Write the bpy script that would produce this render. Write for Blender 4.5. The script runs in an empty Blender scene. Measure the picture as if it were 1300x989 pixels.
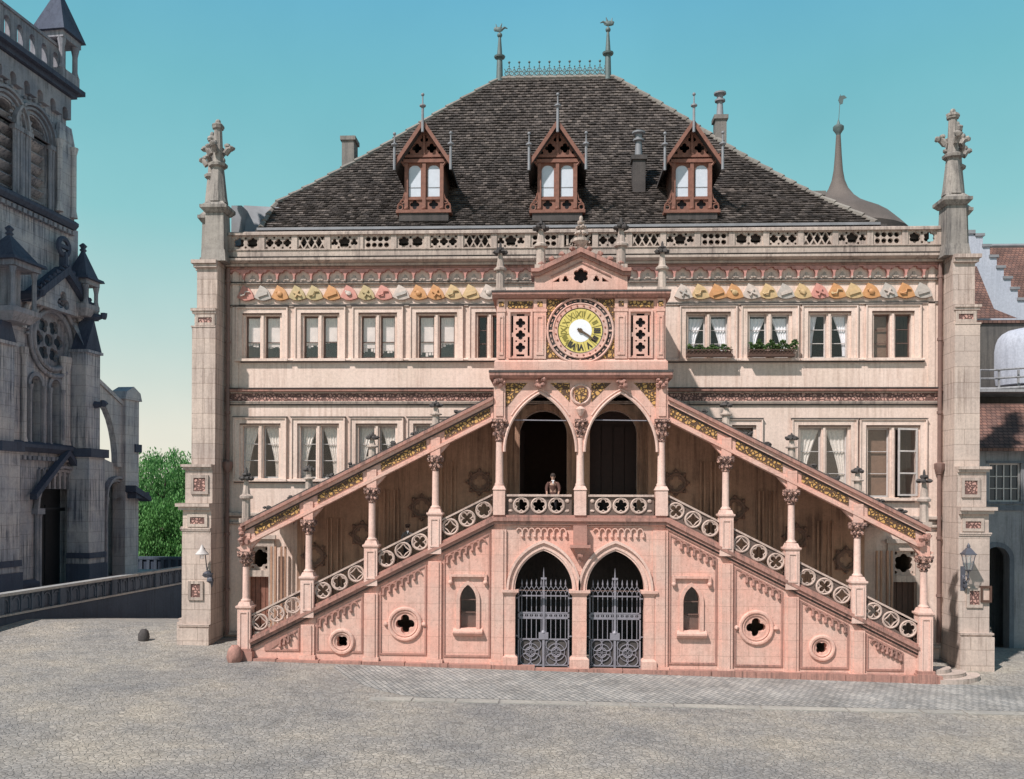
import bpy, math, random
from mathutils import Vector, Matrix
random.seed(7)
PI=math.pi
SC=bpy.context.scene
COL=SC.collection
# ---------------------------------------------------------------- camera model (also used to read sizes off the picture)
F=1152.0; T=math.atan(.045); CT,ST=math.cos(T),math.sin(T)
CX,CY,H=-.94,-35.6,6.1
ROLL=math.radians(.25)
def ray(px,py):
    a=px-650;b=py-631
    x=a*math.cos(ROLL)+b*math.sin(ROLL); y=-a*math.sin(ROLL)+b*math.cos(ROLL)
    k=x/F
    return (k*CT-ST, k*ST+CT, -y/F)
def P(px,py,Y):
    d=ray(px,py); t=(Y-CY)/d[1]
    return CX+d[0]*t, H+d[2]*t
def PX(px,Y,py=500): return P(px,py,Y)[0]
def PZ(py,Y,px=702): return P(px,py,Y)[1]
# ---------------------------------------------------------------- mesh builder
class MB:
    def __init__(s,M=None): s.v=[];s.f=[];s.M=M
    def add(s,vs,fs,M=None):
        b=len(s.v)
        MM=M if M is not None else None
        for v in vs:
            v=Vector(v)
            if MM is not None: v=MM@v
            if s.M is not None: v=s.M@v
            s.v.append(tuple(v))
        for f in fs: s.f.append(tuple(b+i for i in f))
        return s
    def box(s,x0,x1,y0,y1,z0,z1,M=None):
        vs=[(x0,y0,z0),(x1,y0,z0),(x1,y1,z0),(x0,y1,z0),(x0,y0,z1),(x1,y0,z1),(x1,y1,z1),(x0,y1,z1)]
        return s.add(vs,[(0,3,2,1),(4,5,6,7),(0,1,5,4),(1,2,6,5),(2,3,7,6),(3,0,4,7)],M)
    def cbox(s,x0,x1,y0,y1,z0,z1,c=.02,M=None):
        # chamfered vertical section box
        sec=[(y0,z0+c),(y0,z1-c),(y0+c,z1),(y1,z1),(y1,z0),(y0+c,z0)]
        return s.sweepx(sec,x0,x1,M)
    def sweepx(s,sec,x0,x1,M=None):
        n=len(sec)
        vs=[(x0,a,b) for a,b in sec]+[(x1,a,b) for a,b in sec]
        fs=[(i,(i+1)%n,n+(i+1)%n,n+i) for i in range(n)]+[tuple(range(n))[::-1],tuple(range(n,2*n))]
        return s.add(vs,fs,M)
    def prism(s,poly,y0,y1,M=None):
        n=len(poly)
        vs=[(a,y0,b) for a,b in poly]+[(a,y1,b) for a,b in poly]
        fs=[(i,(i+1)%n,n+(i+1)%n,n+i) for i in range(n)]+[tuple(range(n)),tuple(range(n,2*n))[::-1]]
        return s.add(vs,fs,M)
    def frustum(s,cx,cy,z0,z1,wx0,wy0,wx1,wy1,M=None):
        vs=[]
        for z,wx,wy in((z0,wx0,wy0),(z1,wx1,wy1)):
            vs+=[(cx-wx/2,cy-wy/2,z),(cx+wx/2,cy-wy/2,z),(cx+wx/2,cy+wy/2,z),(cx-wx/2,cy+wy/2,z)]
        return s.add(vs,[(0,3,2,1),(4,5,6,7),(0,1,5,4),(1,2,6,5),(2,3,7,6),(3,0,4,7)],M)
    def lathe(s,cx,cy,prof,n=12,M=None,rot=0):
        vs=[];fs=[]
        for r,z in prof:
            for i in range(n):
                a=2*PI*i/n+rot; vs.append((cx+r*math.cos(a),cy+r*math.sin(a),z))
        for k in range(len(prof)-1):
            for i in range(n):
                j=(i+1)%n; fs.append((k*n+i,k*n+j,(k+1)*n+j,(k+1)*n+i))
        fs.append(tuple(range(n))[::-1]); m=len(prof)-1; fs.append(tuple(range(m*n,m*n+n)))
        return s.add(vs,fs,M)
    def ball(s,cx,cy,cz,r,sx=1,sy=1,sz=1,n=8,m=5,jit=0,M=None):
        vs=[(cx,cy,cz-r*sz)];fs=[]
        for k in range(1,m):
            t=-PI/2+PI*k/m
            for i in range(n):
                a=2*PI*i/n; q=r*(1+random.uniform(-jit,jit))
                vs.append((cx+q*sx*math.cos(t)*math.cos(a),cy+q*sy*math.cos(t)*math.sin(a),cz+q*sz*math.sin(t)))
        vs.append((cx,cy,cz+r*sz)); L=len(vs)-1
        for i in range(n):
            j=(i+1)%n; fs.append((0,1+j,1+i)); fs.append((L,L-n+i,L-n+j))
            for k in range(m-2):
                fs.append((1+k*n+i,1+k*n+j,1+(k+1)*n+j,1+(k+1)*n+i))
        return s.add(vs,fs,M)
    def tube(s,pts,r,n=6,M=None,closed=False):
        pts=[Vector(p) for p in pts]; N=len(pts); vs=[];fs=[]
        rr=r if isinstance(r,(list,tuple)) else [r]*N
        for k,p in enumerate(pts):
            a=pts[(k-1)%N] if (closed or k>0) else p
            b=pts[(k+1)%N] if (closed or k<N-1) else p
            t=(b-a).normalized()
            u=t.cross(Vector((0,1,0)))
            if u.length<.15: u=t.cross(Vector((1,0,0)))
            u.normalize(); w=t.cross(u)
            for i in range(n):
                q=2*PI*(i+.5)/n; vs.append(p+(u*math.cos(q)+w*math.sin(q))*rr[k])
        for k in range(N if closed else N-1):
            k2=(k+1)%N
            for i in range(n):
                j=(i+1)%n; fs.append((k*n+i,k*n+j,k2*n+j,k2*n+i))
        if not closed: fs.append(tuple(range(n))[::-1]); fs.append(tuple(range((N-1)*n,N*n)))
        return s.add(vs,fs,M)
    def ring(s,cx,cz,y,R,r,n=24,seg=6,M=None):
        return s.tube([(cx+R*math.cos(2*PI*i/n),y,cz+R*math.sin(2*PI*i/n)) for i in range(n)],r,seg,M,closed=True)
    def plate(s,loops,y0,y1,M=None):
        cu=bpy.data.curves.new('c','CURVE'); cu.dimensions='2D'; cu.fill_mode='BOTH'; cu.extrude=abs(y1-y0)/2
        for lp in loops:
            sp=cu.splines.new('POLY'); sp.points.add(len(lp)-1)
            for i,(a,b) in enumerate(lp): sp.points[i].co=(a,b,0,1)
            sp.use_cyclic_u=True
        o=bpy.data.objects.new('c',cu); me=bpy.data.meshes.new_from_object(o)
        ym=(y0+y1)/2
        s.add([(v.co.x,ym-v.co.z,v.co.y) for v in me.vertices],[tuple(p.vertices) for p in me.polygons],M)
        bpy.data.meshes.remove(me); bpy.data.objects.remove(o); bpy.data.curves.remove(cu)
        return s
    def grid(s,fn,nu,nv,M=None):
        vs=[fn(i/nu,j/nv) for j in range(nv+1) for i in range(nu+1)]
        fs=[(j*(nu+1)+i,j*(nu+1)+i+1,(j+1)*(nu+1)+i+1,(j+1)*(nu+1)+i) for j in range(nv) for i in range(nu)]
        return s.add(vs,fs,M)
def circle(cx,cz,r,n=20): return [(cx+r*math.cos(2*PI*i/n),cz+r*math.sin(2*PI*i/n)) for i in range(n)]
def foil(cx,cz,r,k,rot=PI/2,n=None,tight=.5):
    # multifoil: k lobes
    n=n or k*8; out=[]; d=r*tight; rl=r-d
    for i in range(n):
        a=2*PI*i/n; sec=2*PI/k; al=((a+sec/2)%sec)-sec/2
        q=rl*rl-(d*math.sin(al))**2
        R=d*math.cos(al)+(math.sqrt(q) if q>0 else 0)
        out.append((cx+R*math.cos(a+rot),cz+R*math.sin(a+rot)))
    return out
def star(cx,cz,r,k,rot=PI/2,inner=.5):
    return [(cx+(r if i%2==0 else r*inner)*math.cos(rot+PI*i/k),cz+(r if i%2==0 else r*inner)*math.sin(rot+PI*i/k)) for i in range(2*k)]
def rect(x0,x1,z0,z1): return [(x0,z0),(x1,z0),(x1,z1),(x0,z1)]
def parch(x0,x1,z0,zs,zt,n=10):
    """pointed arch outline: jambs from z0 to zs, apex zt"""
    w=(x1-x0)/2; h=zt-zs; cx=(x0+x1)/2
    R=(w*w+h*h)/(2*w)
    pts=[(x0,z0),(x1,z0)]
    a1=math.asin(min(1,h/R))
    if R<w: a1=PI-a1
    for i in range(n+1):
        a=a1*i/n; pts.append((x1-R+R*math.cos(a),zs+R*math.sin(a)))
    for i in range(1,n+1):
        a=a1*(n-i)/n; pts.append((x0+R-R*math.cos(a),zs+R*math.sin(a)))
    return pts
def rarch(x0,x1,z0,zs,n=12):
    r=(x1-x0)/2;cx=(x0+x1)/2
    return [(x0,z0),(x1,z0)]+[(cx+r*math.cos(PI*i/n),zs+r*math.sin(PI*i/n)) for i in range(n+1)]
# ---------------------------------------------------------------- scene objects
SPLIT={'pilaster','stair_roof_fascia','wall_shaft','tower_pilaster','gilded_band','entrance_pier','gilded_spandrel','gilded_panel','leaf_corbel','stringer_moulding','stair_roof','stair_roof_coping','corner_shaft','edge_strip','side_wall','interior_wall','porch_wall','corbel_row','crocket','stair_roof_tiles','curtain','gargoyle','dormer_finial','dormer_cheek','window_bar','hall_lining','flower_pot','string_course','glazing_bar','portal_shaft','ridge_mast','gable_coping_stone','barge_board','dormer_roof','buttress_ledge','pier_ledge','gable_coping'}
def clusters(mb,eps=.07):
    par=list(range(len(mb.v)))
    def fd(a):
        while par[a]!=a: par[a]=par[par[a]]; a=par[a]
        return a
    for f in mb.f:
        r=fd(f[0])
        for i in f[1:]: par[fd(i)]=r
    isl={}
    for i in range(len(mb.v)): isl.setdefault(fd(i),[]).append(i)
    bx=[]
    for k,ids in isl.items():
        vs=[mb.v[i] for i in ids]; bx.append(([min(v[a] for v in vs)-eps/2 for a in range(3)],[max(v[a] for v in vs)+eps/2 for a in range(3)]))
    n=len(bx)
    if n>600: return [mb]
    g=list(range(n))
    def fg(a):
        while g[a]!=a: g[a]=g[g[a]]; a=g[a]
        return a
    for i in range(n):
        for j in range(i+1,n):
            if all(bx[i][0][a]<=bx[j][1][a] and bx[j][0][a]<=bx[i][1][a] for a in range(3)): g[fg(i)]=fg(j)
    keys=list(isl.keys()); cl={}
    for i in range(n): cl.setdefault(fg(i),set()).update(isl[keys[i]])
    out=[]
    for ids in cl.values():
        mp={}; q=MB()
        for i in sorted(ids): mp[i]=len(q.v); q.v.append(mb.v[i])
        q.f=[tuple(mp[i] for i in f) for f in mb.f if f[0] in ids]
        out.append(q)
    return out
def link(name,mb,m,parent=None,smooth=True,kind=None,label=None):
    if name in SPLIT and parent is not None:
        o=None
        for q in clusters(mb): o=link1(name,q,m,parent,smooth,kind,label)
        return o
    return link1(name,mb,m,parent,smooth,kind,label)
def link1(name,mb,m,parent=None,smooth=True,kind=None,label=None):
    me=bpy.data.meshes.new(name)
    off=parent_loc(parent)
    me.from_pydata([tuple(Vector(v)-off) for v in mb.v],[],mb.f); me.update()
    if m is not None: me.materials.append(m)
    if smooth:
        me.shade_smooth(); me.set_sharp_from_angle(angle=math.radians(38))
    o=bpy.data.objects.new(name,me); COL.objects.link(o)
    if parent: o.parent=parent
    if kind: o['kind']=kind
    if label: o['label']=label
    return o
def parent_loc(p):
    v=Vector((0,0,0))
    while p: v=v+p.location; p=p.parent
    return v
def thing(name,label,cat,loc=(0,0,0),group=None):
    o=bpy.data.objects.new(name,None); o.empty_display_size=.3; COL.objects.link(o); o.location=loc
    o['label']=label;o['category']=cat
    if group:o['group']=group
    return o
def tag(o,label,cat,group=None):
    o['label']=label;o['category']=cat
    if group:o['group']=group
    return o
def origin(o,loc):
    """move a top-level mesh's origin to loc without moving the mesh"""
    o.data.transform(Matrix.Translation(-Vector(loc))); o.location=loc; return o
# ---------------------------------------------------------------- materials
def newmat(name):
    m=bpy.data.materials.new(name); m.use_nodes=True; nt=m.node_tree
    b=nt.nodes['Principled BSDF']; return m,nt,b
def N(nt,t,**k):
    n=nt.nodes.new(t)
    for a,v in k.items(): setattr(n,a,v)
    return n
def mapped(nt,scale,coord='pos'):
    if coord=='pos': g=N(nt,'ShaderNodeNewGeometry'); out=g.outputs['Position']
    else: g=N(nt,'ShaderNodeTexCoord'); out=g.outputs['Object']
    mp=N(nt,'ShaderNodeMapping'); nt.links.new(out,mp.inputs['Vector']); mp.inputs['Scale'].default_value=scale if isinstance(scale,tuple) else (scale,)*3
    return mp.outputs['Vector']
def noise(nt,scale,detail=4,rough=.6,coord=(1,1,1)):
    v=mapped(nt,coord); n=N(nt,'ShaderNodeTexNoise'); n.inputs['Scale'].default_value=scale; n.inputs['Detail'].default_value=detail; n.inputs['Roughness'].default_value=rough
    nt.links.new(v,n.inputs['Vector']); return n.outputs['Fac']
def ramp(nt,fac,stops):
    r=N(nt,'ShaderNodeValToRGB'); e=r.color_ramp.elements
    while len(e)<len(stops): e.new(.5)
    for i,(p,c) in enumerate(stops):
        e[i].position=p; e[i].color=(c[0],c[1],c[2],1) if isinstance(c,tuple) else (c,c,c,1)
    nt.links.new(fac,r.inputs['Fac']); return r.outputs['Color']
def mix(nt,a,b,fac,mode='MIX'):
    n=N(nt,'ShaderNodeMix',data_type='RGBA',blend_type=mode)
    for i,v in((6,a),(7,b)):
        if isinstance(v,tuple): n.inputs[i].default_value=(v[0],v[1],v[2],1)
        else: nt.links.new(v,n.inputs[i])
    if isinstance(fac,(int,float)): n.inputs[0].default_value=fac
    else: nt.links.new(fac,n.inputs[0])
    return n.outputs[2]
def bump(nt,b,h,strength,dist):
    n=N(nt,'ShaderNodeBump'); n.inputs['Strength'].default_value=strength; n.inputs['Distance'].default_value=dist
    nt.links.new(h,n.inputs['Height']); nt.links.new(n.outputs['Normal'],b.inputs['Normal'])
def stone(name,c1,c2,stain=(.16,.11,.09),st=.55,joints=False,rough=.85,fine=.22):
    m,nt,b=newmat(name)
    col=ramp(nt,noise(nt,.55,5),[(.36,c1),(.64,c2)])
    # vertical weather streaks with ragged edges
    s1=ramp(nt,noise(nt,1.0,6,.75,(6.5,6.5,.30)),[(.45,0.0),(.62,1.0)])
    s2=ramp(nt,noise(nt,.5,3,.6),[(.40,0.12),(.56,1.0)])
    sm=mix(nt,s1,s2,1,'MULTIPLY')
    k=N(nt,'ShaderNodeMath',operation='MULTIPLY'); nt.links.new(sm,k.inputs[0]); k.inputs[1].default_value=st
    col=mix(nt,col,stain,k.outputs[0])
    # soot specks and grain
    g=ramp(nt,noise(nt,9,6,.75),[(.3,1-fine),(.62,1.0)])
    col=mix(nt,col,g,1,'MULTIPLY')
    sp=ramp(nt,noise(nt,26,3,.6),[(.28,.35),(.40,1.0)])
    col=mix(nt,col,sp,.6,'MULTIPLY')
    h=noise(nt,18,6,.7)
    if joints:
        v=mapped(nt,(1,1,1)); cm=N(nt,'ShaderNodeSeparateXYZ'); nt.links.new(v,cm.inputs[0])
        ad=N(nt,'ShaderNodeMath',operation='ADD'); nt.links.new(cm.outputs[0],ad.inputs[0]); nt.links.new(cm.outputs[1],ad.inputs[1])
        cb=N(nt,'ShaderNodeCombineXYZ'); nt.links.new(ad.outputs[0],cb.inputs[0]); nt.links.new(cm.outputs[2],cb.inputs[1])
        br=N(nt,'ShaderNodeTexBrick'); nt.links.new(cb.outputs[0],br.inputs['Vector'])
        br.inputs['Scale'].default_value=1; br.inputs['Brick Width'].default_value=1.15; br.inputs['Row Height'].default_value=.58; br.inputs['Mortar Size'].default_value=.012; br.inputs['Mortar Smooth'].default_value=.3
        br.inputs['Color1'].default_value=(1,1,1,1); br.inputs['Color2'].default_value=(.84,.84,.86,1); br.inputs['Mortar'].default_value=(.45,.42,.4,1)
        col=mix(nt,col,br.outputs['Color'],.8 if joints is True else joints,'MULTIPLY')
        h2=mix(nt,h,br.outputs['Color'],.6 if joints is True else joints,'MULTIPLY'); h=h2
    nt.links.new(col,b.inputs['Base Color']); b.inputs['Roughness'].default_value=rough
    bump(nt,b,h,.45,.025); return m
def plain(name,c,rough=.6,metal=0,var=.25,scale=6,bmp=.2):
    m,nt,b=newmat(name)
    g=ramp(nt,noise(nt,scale,5),[(.3,1-var),(.7,1.0)])
    col=mix(nt,c,g,1,'MULTIPLY'); nt.links.new(col,b.inputs['Base Color'])
    b.inputs['Roughness'].default_value=rough; b.inputs['Metallic'].default_value=metal
    if bmp: bump(nt,b,noise(nt,scale*5,4),bmp,.01)
    return m
def carved(name,light,dark,scale=9,thr=.08):
    """shallow foliage relief: leaf-like cells standing on a dark ground"""
    m,nt,b=newmat(name)
    v=mapped(nt,(1,.3,1))
    nz=N(nt,'ShaderNodeTexNoise'); nz.inputs['Scale'].default_value=3; nt.links.new(v,nz.inputs['Vector'])
    vv=N(nt,'ShaderNodeMix',data_type='RGBA'); vv.inputs[0].default_value=.12; nt.links.new(v,vv.inputs[6]); nt.links.new(nz.outputs['Color'],vv.inputs[7])
    vo=N(nt,'ShaderNodeTexVoronoi',feature='DISTANCE_TO_EDGE'); vo.inputs['Scale'].default_value=scale; nt.links.new(vv.outputs[2],vo.inputs['Vector'])
    vo2=N(nt,'ShaderNodeTexVoronoi'); vo2.inputs['Scale'].default_value=scale*.8; nt.links.new(vv.outputs[2],vo2.inputs['Vector'])
    a=ramp(nt,vo.outputs['Distance'],[(thr,0.0),(thr+.07,1.0)])
    b2=ramp(nt,vo2.outputs['Distance'],[(.62,1.0),(.8,0.0)])
    k=mix(nt,a,b2,1,'MULTIPLY')
    col=mix(nt,dark,light,k); nt.links.new(col,b.inputs['Base Color']); b.inputs['Roughness'].default_value=.7
    bump(nt,b,k,1.0,.05); return m
def glass(name,fac,tint=(.9,.9,.95)):
    m=bpy.data.materials.new(name); m.use_nodes=True; nt=m.node_tree; nt.nodes.clear()
    o=N(nt,'ShaderNodeOutputMaterial'); mx=N(nt,'ShaderNodeMixShader'); tr=N(nt,'ShaderNodeBsdfTransparent'); gl=N(nt,'ShaderNodeBsdfGlossy')
    gl.inputs['Roughness'].default_value=.02; gl.inputs['Color'].default_value=(*tint,1)
    v=mapped(nt,(1,1,1)); nz=N(nt,'ShaderNodeTexNoise'); nz.inputs['Scale'].default_value=1.6; nt.links.new(v,nz.inputs['Vector'])
    bp=N(nt,'ShaderNodeBump'); bp.inputs['Strength'].default_value=.25; bp.inputs['Distance'].default_value=.03; nt.links.new(nz.outputs['Fac'],bp.inputs['Height']); nt.links.new(bp.outputs['Normal'],gl.inputs['Normal'])
    mx.inputs[0].default_value=fac; nt.links.new(tr.outputs[0],mx.inputs[1]); nt.links.new(gl.outputs[0],mx.inputs[2]); nt.links.new(mx.outputs[0],o.inputs[0]); return m
CREAM=stone('cream_stone',(.86,.66,.575),(.78,.60,.51),(.42,.26,.20),.48)
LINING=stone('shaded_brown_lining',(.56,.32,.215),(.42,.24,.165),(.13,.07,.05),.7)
PINN=stone('weathered_pinnacle',(.40,.35,.31),(.27,.24,.22),(.07,.06,.06),.8)
GREYST=stone('grey_sandstone',(.70,.55,.47),(.58,.46,.40),(.25,.17,.14),.62,joints=True)
TRIM=stone('trim_sandstone',(.60,.48,.41),(.48,.38,.33),(.15,.11,.10),.7)
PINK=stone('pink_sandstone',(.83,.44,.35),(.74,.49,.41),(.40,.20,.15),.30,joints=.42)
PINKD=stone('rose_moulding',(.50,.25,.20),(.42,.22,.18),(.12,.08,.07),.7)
PALE=stone('pale_column_stone',(.82,.57,.49),(.78,.50,.42),(.30,.2,.17),.35)
DARKST=stone('dark_stone',(.10,.085,.08),(.06,.05,.05),(.03,.03,.03),.5)
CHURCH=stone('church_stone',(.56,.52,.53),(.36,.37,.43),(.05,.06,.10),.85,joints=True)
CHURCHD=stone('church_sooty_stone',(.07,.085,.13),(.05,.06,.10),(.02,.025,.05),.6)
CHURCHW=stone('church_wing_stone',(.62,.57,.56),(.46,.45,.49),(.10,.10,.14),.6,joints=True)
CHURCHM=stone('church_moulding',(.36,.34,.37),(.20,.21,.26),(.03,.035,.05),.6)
GOLD=carved('gilded_foliage',(.60,.33,.11),(.10,.05,.03),9)
ROSE_CARVE=carved('carved_rose_frieze',(.56,.31,.26),(.15,.075,.065),9)
GREY_CARVE=carved('carved_grey_relief',(.50,.42,.36),(.12,.10,.09),11,.05)
CAP=carved('leafy_capital',(.52,.30,.24),(.16,.09,.08),11,.03)
IRON=plain('wrought_iron',(.13,.13,.16),.5,.3)
IRONL=plain('painted_iron_bars',(.29,.27,.31),.5,.1)
GREENM=plain('weathered_copper',(.13,.17,.17),.6,.2)
WOODR=plain('red_brown_wood',(.27,.115,.08),.7,var=.4)
WOODD=plain('dark_brown_wood',(.10,.05,.035),.7)
WHITEP=plain('white_painted_wood',(.62,.56,.54),.6)
PLASTER=plain('pale_plaster',(.60,.62,.66),.9,var=.35,scale=2)
SKYREF=plain('sky_reflection_sheet',(.86,.76,.72),.9,var=.2,scale=3)  # pale colour stands in for sky reflected in the upper panes
LACE=plain('lace_cloth',(.86,.78,.72),.9,var=.3,scale=14)
CLOTH=plain('white_cloth',(.92,.90,.93),.9,var=.1)
DARK=plain('dark_interior',(.02,.018,.022),.95)
INTER=plain('interior_brown',(.07,.04,.03),.95)
LEAD=plain('lead_sheet',(.27,.27,.29),.6,var=.3,scale=2)
FROST=plain('frosted_pane',(.62,.65,.72),.35,var=.12,scale=4)
FRAMEW=plain('stained_wood_frame',(.17,.10,.08),.6)
G_LO=glass('window_glass',.06,(.6,.54,.52)); G_HI=glass('mirroring_window_glass',.09,(.9,.78,.74))
BLIND=plain('brown_roller_blind',(.22,.13,.09),.8)
# ================================================================ TOWN HALL
TH=thing('town_hall','pink and cream stone town hall with clock gable, covered double stairs and steep roof','town hall',(0,0,0))
def part(name,mb,m,parent=None,**k): return link(name,mb,m,parent or TH,**k)
HW=13.92   # half width of the facade
# windows: (x0,x1,z0,z1,kind)
wins=[]
for a,b,k in((308,358,'sky'),(382,431,'sky'),(455,504,'sky'),(528,580,'sky'),(603,640,'dark')):
    wins.append((PX(a,0),PX(b,0),11.56,13.36,k))
for a,b,k in((870,927,'drape'),(948,1005,'drape'),(1025,1080,'half'),(1106,1160,'blind')):
    wins.append((PX(a,0),PX(b,0),11.53,13.33,k))
for a,b,k in((305,357,'lace'),(378,431,'lace'),(452,505,'lace'),(525,578,'lace')):
    wins.append((PX(a,0),PX(b,0),6.80,8.98,k))
for a,b,k in((898,960,'blind'),(1013,1080,'sky2'),(1099,1168,'open')):
    wins.append((PX(a,0),PX(b,0),6.15,8.93,k))
# wall with all openings
mb=MB()
outer=rect(-HW,HW,-1.2,16.0)
holes=[rect(a,b,c,d) for a,b,c,d,k in wins]
doorsL=(PX(660,0),PX(720,0)); doorsR=(PX(749,0),PX(809,0))
holes+=[parch(doorsL[0],doorsL[1],5.36,8.6,9.5),parch(doorsR[0],doorsR[1],5.36,8.6,9.5)]
dl=(PX(317,0),PX(343,0)); dr=(PX(1134,0),PX(1164,0))
for q in(dl,dr): holes+=[rect(q[0],q[1],.2,2.9),rect(q[0]+.05,q[1]-.05,3.15,4.1)]
mb.plate([outer]+holes,0,.55)
part('facade_wall',mb,CREAM)
# side and rear walls, inner partitions
mb=MB(); mb.box(-HW,-HW+.55,.56,18,-2.2,16); mb.box(HW-.55,HW,.56,18,-2.2,16); mb.box(-HW+.56,HW-.56,17.5,18,-2.2,16)
part('side_wall',mb,CREAM)
mb=MB(); mb.box(-13.3,13.3,4,4.2,0,16); mb.box(-13.3,13.3,.6,3.98,5.0,5.3); mb.box(-13.3,13.3,.6,3.98,10.0,10.3); mb.box(-13.3,13.3,.6,3.98,15.6,15.8)
part('interior_wall',mb,INTER)
# ---- corner buttresses
def buttress(sg):
    mb=MB()
    def bx(z0,z1,w,d,e):
        x0,x1=13.98,13.98+w
        a,b=(x0,x1) if sg>0 else (-x1,-x0)
        mb.box(a,b,-d,.0,z0,z1)                      # faces the square
        a,b=(13.93,13.98+w+e) if sg>0 else (-13.98-w-e,-13.93)
        mb.box(a,b,.004,.9,z0,z1-.004)                  # faces the side street
    def ledge(z,w,d,e,h=.16,o=.14):
        bx(z,z+h*.5,w+o*.6,d+o*.6,e+.01); bx(z+h*.5,z+h,w+o,d+o,e+.02)
    zb=-.9
    bx(zb,1.05,1.22,1.7,.72); ledge(1.05,1.1,1.55,.66,.14,.12)
    bx(1.19,4.75,1.12,1.5,.6); ledge(4.75,1.12,1.5,.6,.12,.06)
    bx(4.87,5.55,1.10,1.48,.58); ledge(5.55,1.10,1.48,.56,.26,.22)
    bx(5.81,7.10,1.06,1.36,.46); ledge(7.1,1.04,1.34,.44,.2,.16)
    bx(7.3,12.55,.92,1.12,.20); ledge(12.55,.90,1.08,.18,.12,.06)
    bx(12.67,13.15,.86,1.02,.16); ledge(13.15,.86,1.02,.16,.2,.12)
    bx(13.35,14.95,.80,.95,.20); ledge(14.95,.80,.95,.24,.28,.18)
    return mb
for sg in(-1,1):
    b=part('corner_buttress',buttress(sg),GREYST)
    # carved plaques
    def cb(x0,x1,y,z0,z1,m=ROSE_CARVE):
        a,c=(x0,x1) if sg>0 else (-x1,-x0)
        q=MB(); q.box(a,c,y-.03,y+.02,z0,z1); q2=MB(); q2.plate([rect(a-.09,c+.09,z0-.09,z1+.09),rect(a+.02,c-.02,z0+.02,z1-.02)],y-.06,y+.03)
        o=part('carved_plaque',q,m,b); part('plaque_frame',q2,TRIM,o) if False else part('plaque_frame',q2,TRIM,b)
    cb(14.22,14.72,-1.36,6.25,6.8); cb(14.2,14.8,-1.48,5.0,5.3); cb(14.12,14.70,-1.02,12.78,13.02); cb(14.35,14.75,-1.5,2.2,2.75)
    # twin pinnacles above the cornice
    for (cx,cy,dz,k_) in((14.16,-.45,0,1),(14.80,.62,-.05,.82)):
        cx*=sg; z=15.23; mb=MB(Matrix.Translation((cx,cy,z))@Matrix.Diagonal((k_,k_,1,1))@Matrix.Translation((-cx,-cy,-z)))
        mb.frustum(cx,cy,z,z+.45,.98,.98,.86,.86); mb.frustum(cx,cy,z+.45,17.15+dz,.78,.78,.70,.70)
        mb.frustum(cx,cy,17.15+dz,17.3+dz,.78,.78,1.05,1.05); mb.box(cx-.53,cx+.53,cy-.53,cy+.53,17.3+dz,17.42+dz); mb.frustum(cx,cy,17.42+dz,17.6+dz,.95,.95,.62,.62)
        mb.lathe(cx,cy,[(.40,17.6+dz),(.36,17.8+dz),(.23,19.0+dz),(.36,19.03+dz),(.38,19.13+dz),(.25,19.2+dz)],8,rot=PI/8)
        mb.lathe(cx,cy,[(.22,19.2+dz),(.16,20.5+dz),(.22,20.52+dz),(.24,20.6+dz),(.1,20.66+dz)],8)
        for ax,ay in((1,0),(-1,0),(0,1),(0,-1)):
            M=Matrix.Translation((cx+ax*.28,cy+ay*.28,19.75+dz))
            mb.tube([(0,0,-.22),(ax*.12,ay*.12,-.05),(ax*.28,ay*.28,.02)],[.12,.13,.09],6,M); mb.ball(ax*.26,ay*.26,0,.14,1,1,.75,8,5,.2,M); mb.ball(ax*.1,ay*.1,.1,.12,1,1,.8,7,5,.2,M)
        mb.lathe(cx,cy,[(.12,20.55+dz),(.27,20.62+dz),(.24,20.72+dz),(.12,20.78+dz),(.13,20.9+dz),(.03,20.95+dz)],8) if False else None
        mb.ball(cx,cy,20.64+dz,.2,1.25,1.25,.6,8,5,.15); mb.ball(cx,cy,20.8+dz,.11,1,1,1,7,5)
        part('pinnacle',mb,PINN,b)
# ---- horizontal courses of the facade
def course(z0,z1,y,c=.03,x0=-HW,x1=HW,m=TRIM,name='string_course',gaps=()):
    mb=MB(); mb.cbox(x0,x1,y,-.001,z0,z1,c); return part(name,mb,m)
course(15.18,15.28,-.26,name='cornice'); mb=MB(); mb.sweepx([(-.34,15.284),(-.46,15.36),(-.46,15.44),(-.40,15.48),(.6,15.48),(.6,15.284)],-13.96,13.96); part('cornice',mb,TRIM)
course(15.08,15.178,-.14,m=PINKD); course(14.49,14.56,-.12); course(13.60,13.66,-.05,.01)
course(11.44,11.54,-.14,.03,-13.35,-3.1,CREAM,'sill_course'); course(11.40,11.50,-.14,.03,3.1,13.3,CREAM,'sill_course')
course(10.22,10.34,-.22,m=PINKD); course(9.74,9.82,-.10); 
mb=MB(); mb.box(-HW,HW,-.06,-.001,9.82,10.22); part('carved_frieze',mb,ROSE_CARVE)
mb=MB(); mb.box(-HW,HW,-.11,-.001,9.82,9.86); mb.box(-HW,HW,-.11,-.001,10.17,10.219); part('frieze_border',mb,TRIM)
course(5.28,5.45,-.2,.04,-HW,-11.2); course(5.28,5.45,-.2,.04,11.2,HW); course(4.98,5.1,-.12,.03,-HW,-11.2); course(4.98,5.1,-.12,.03,11.2,HW)
course(6.66,6.76,-.12,.03,-13.6,-5.5,CREAM,'sill_course'); course(6.0,6.12,-.14,.03,9.0,12.95,CREAM,'sill_course')
course(.55,.72,-.18,.05,-HW,-12.0);course(.35,.5,-.18,.05,12.0,HW)
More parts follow.
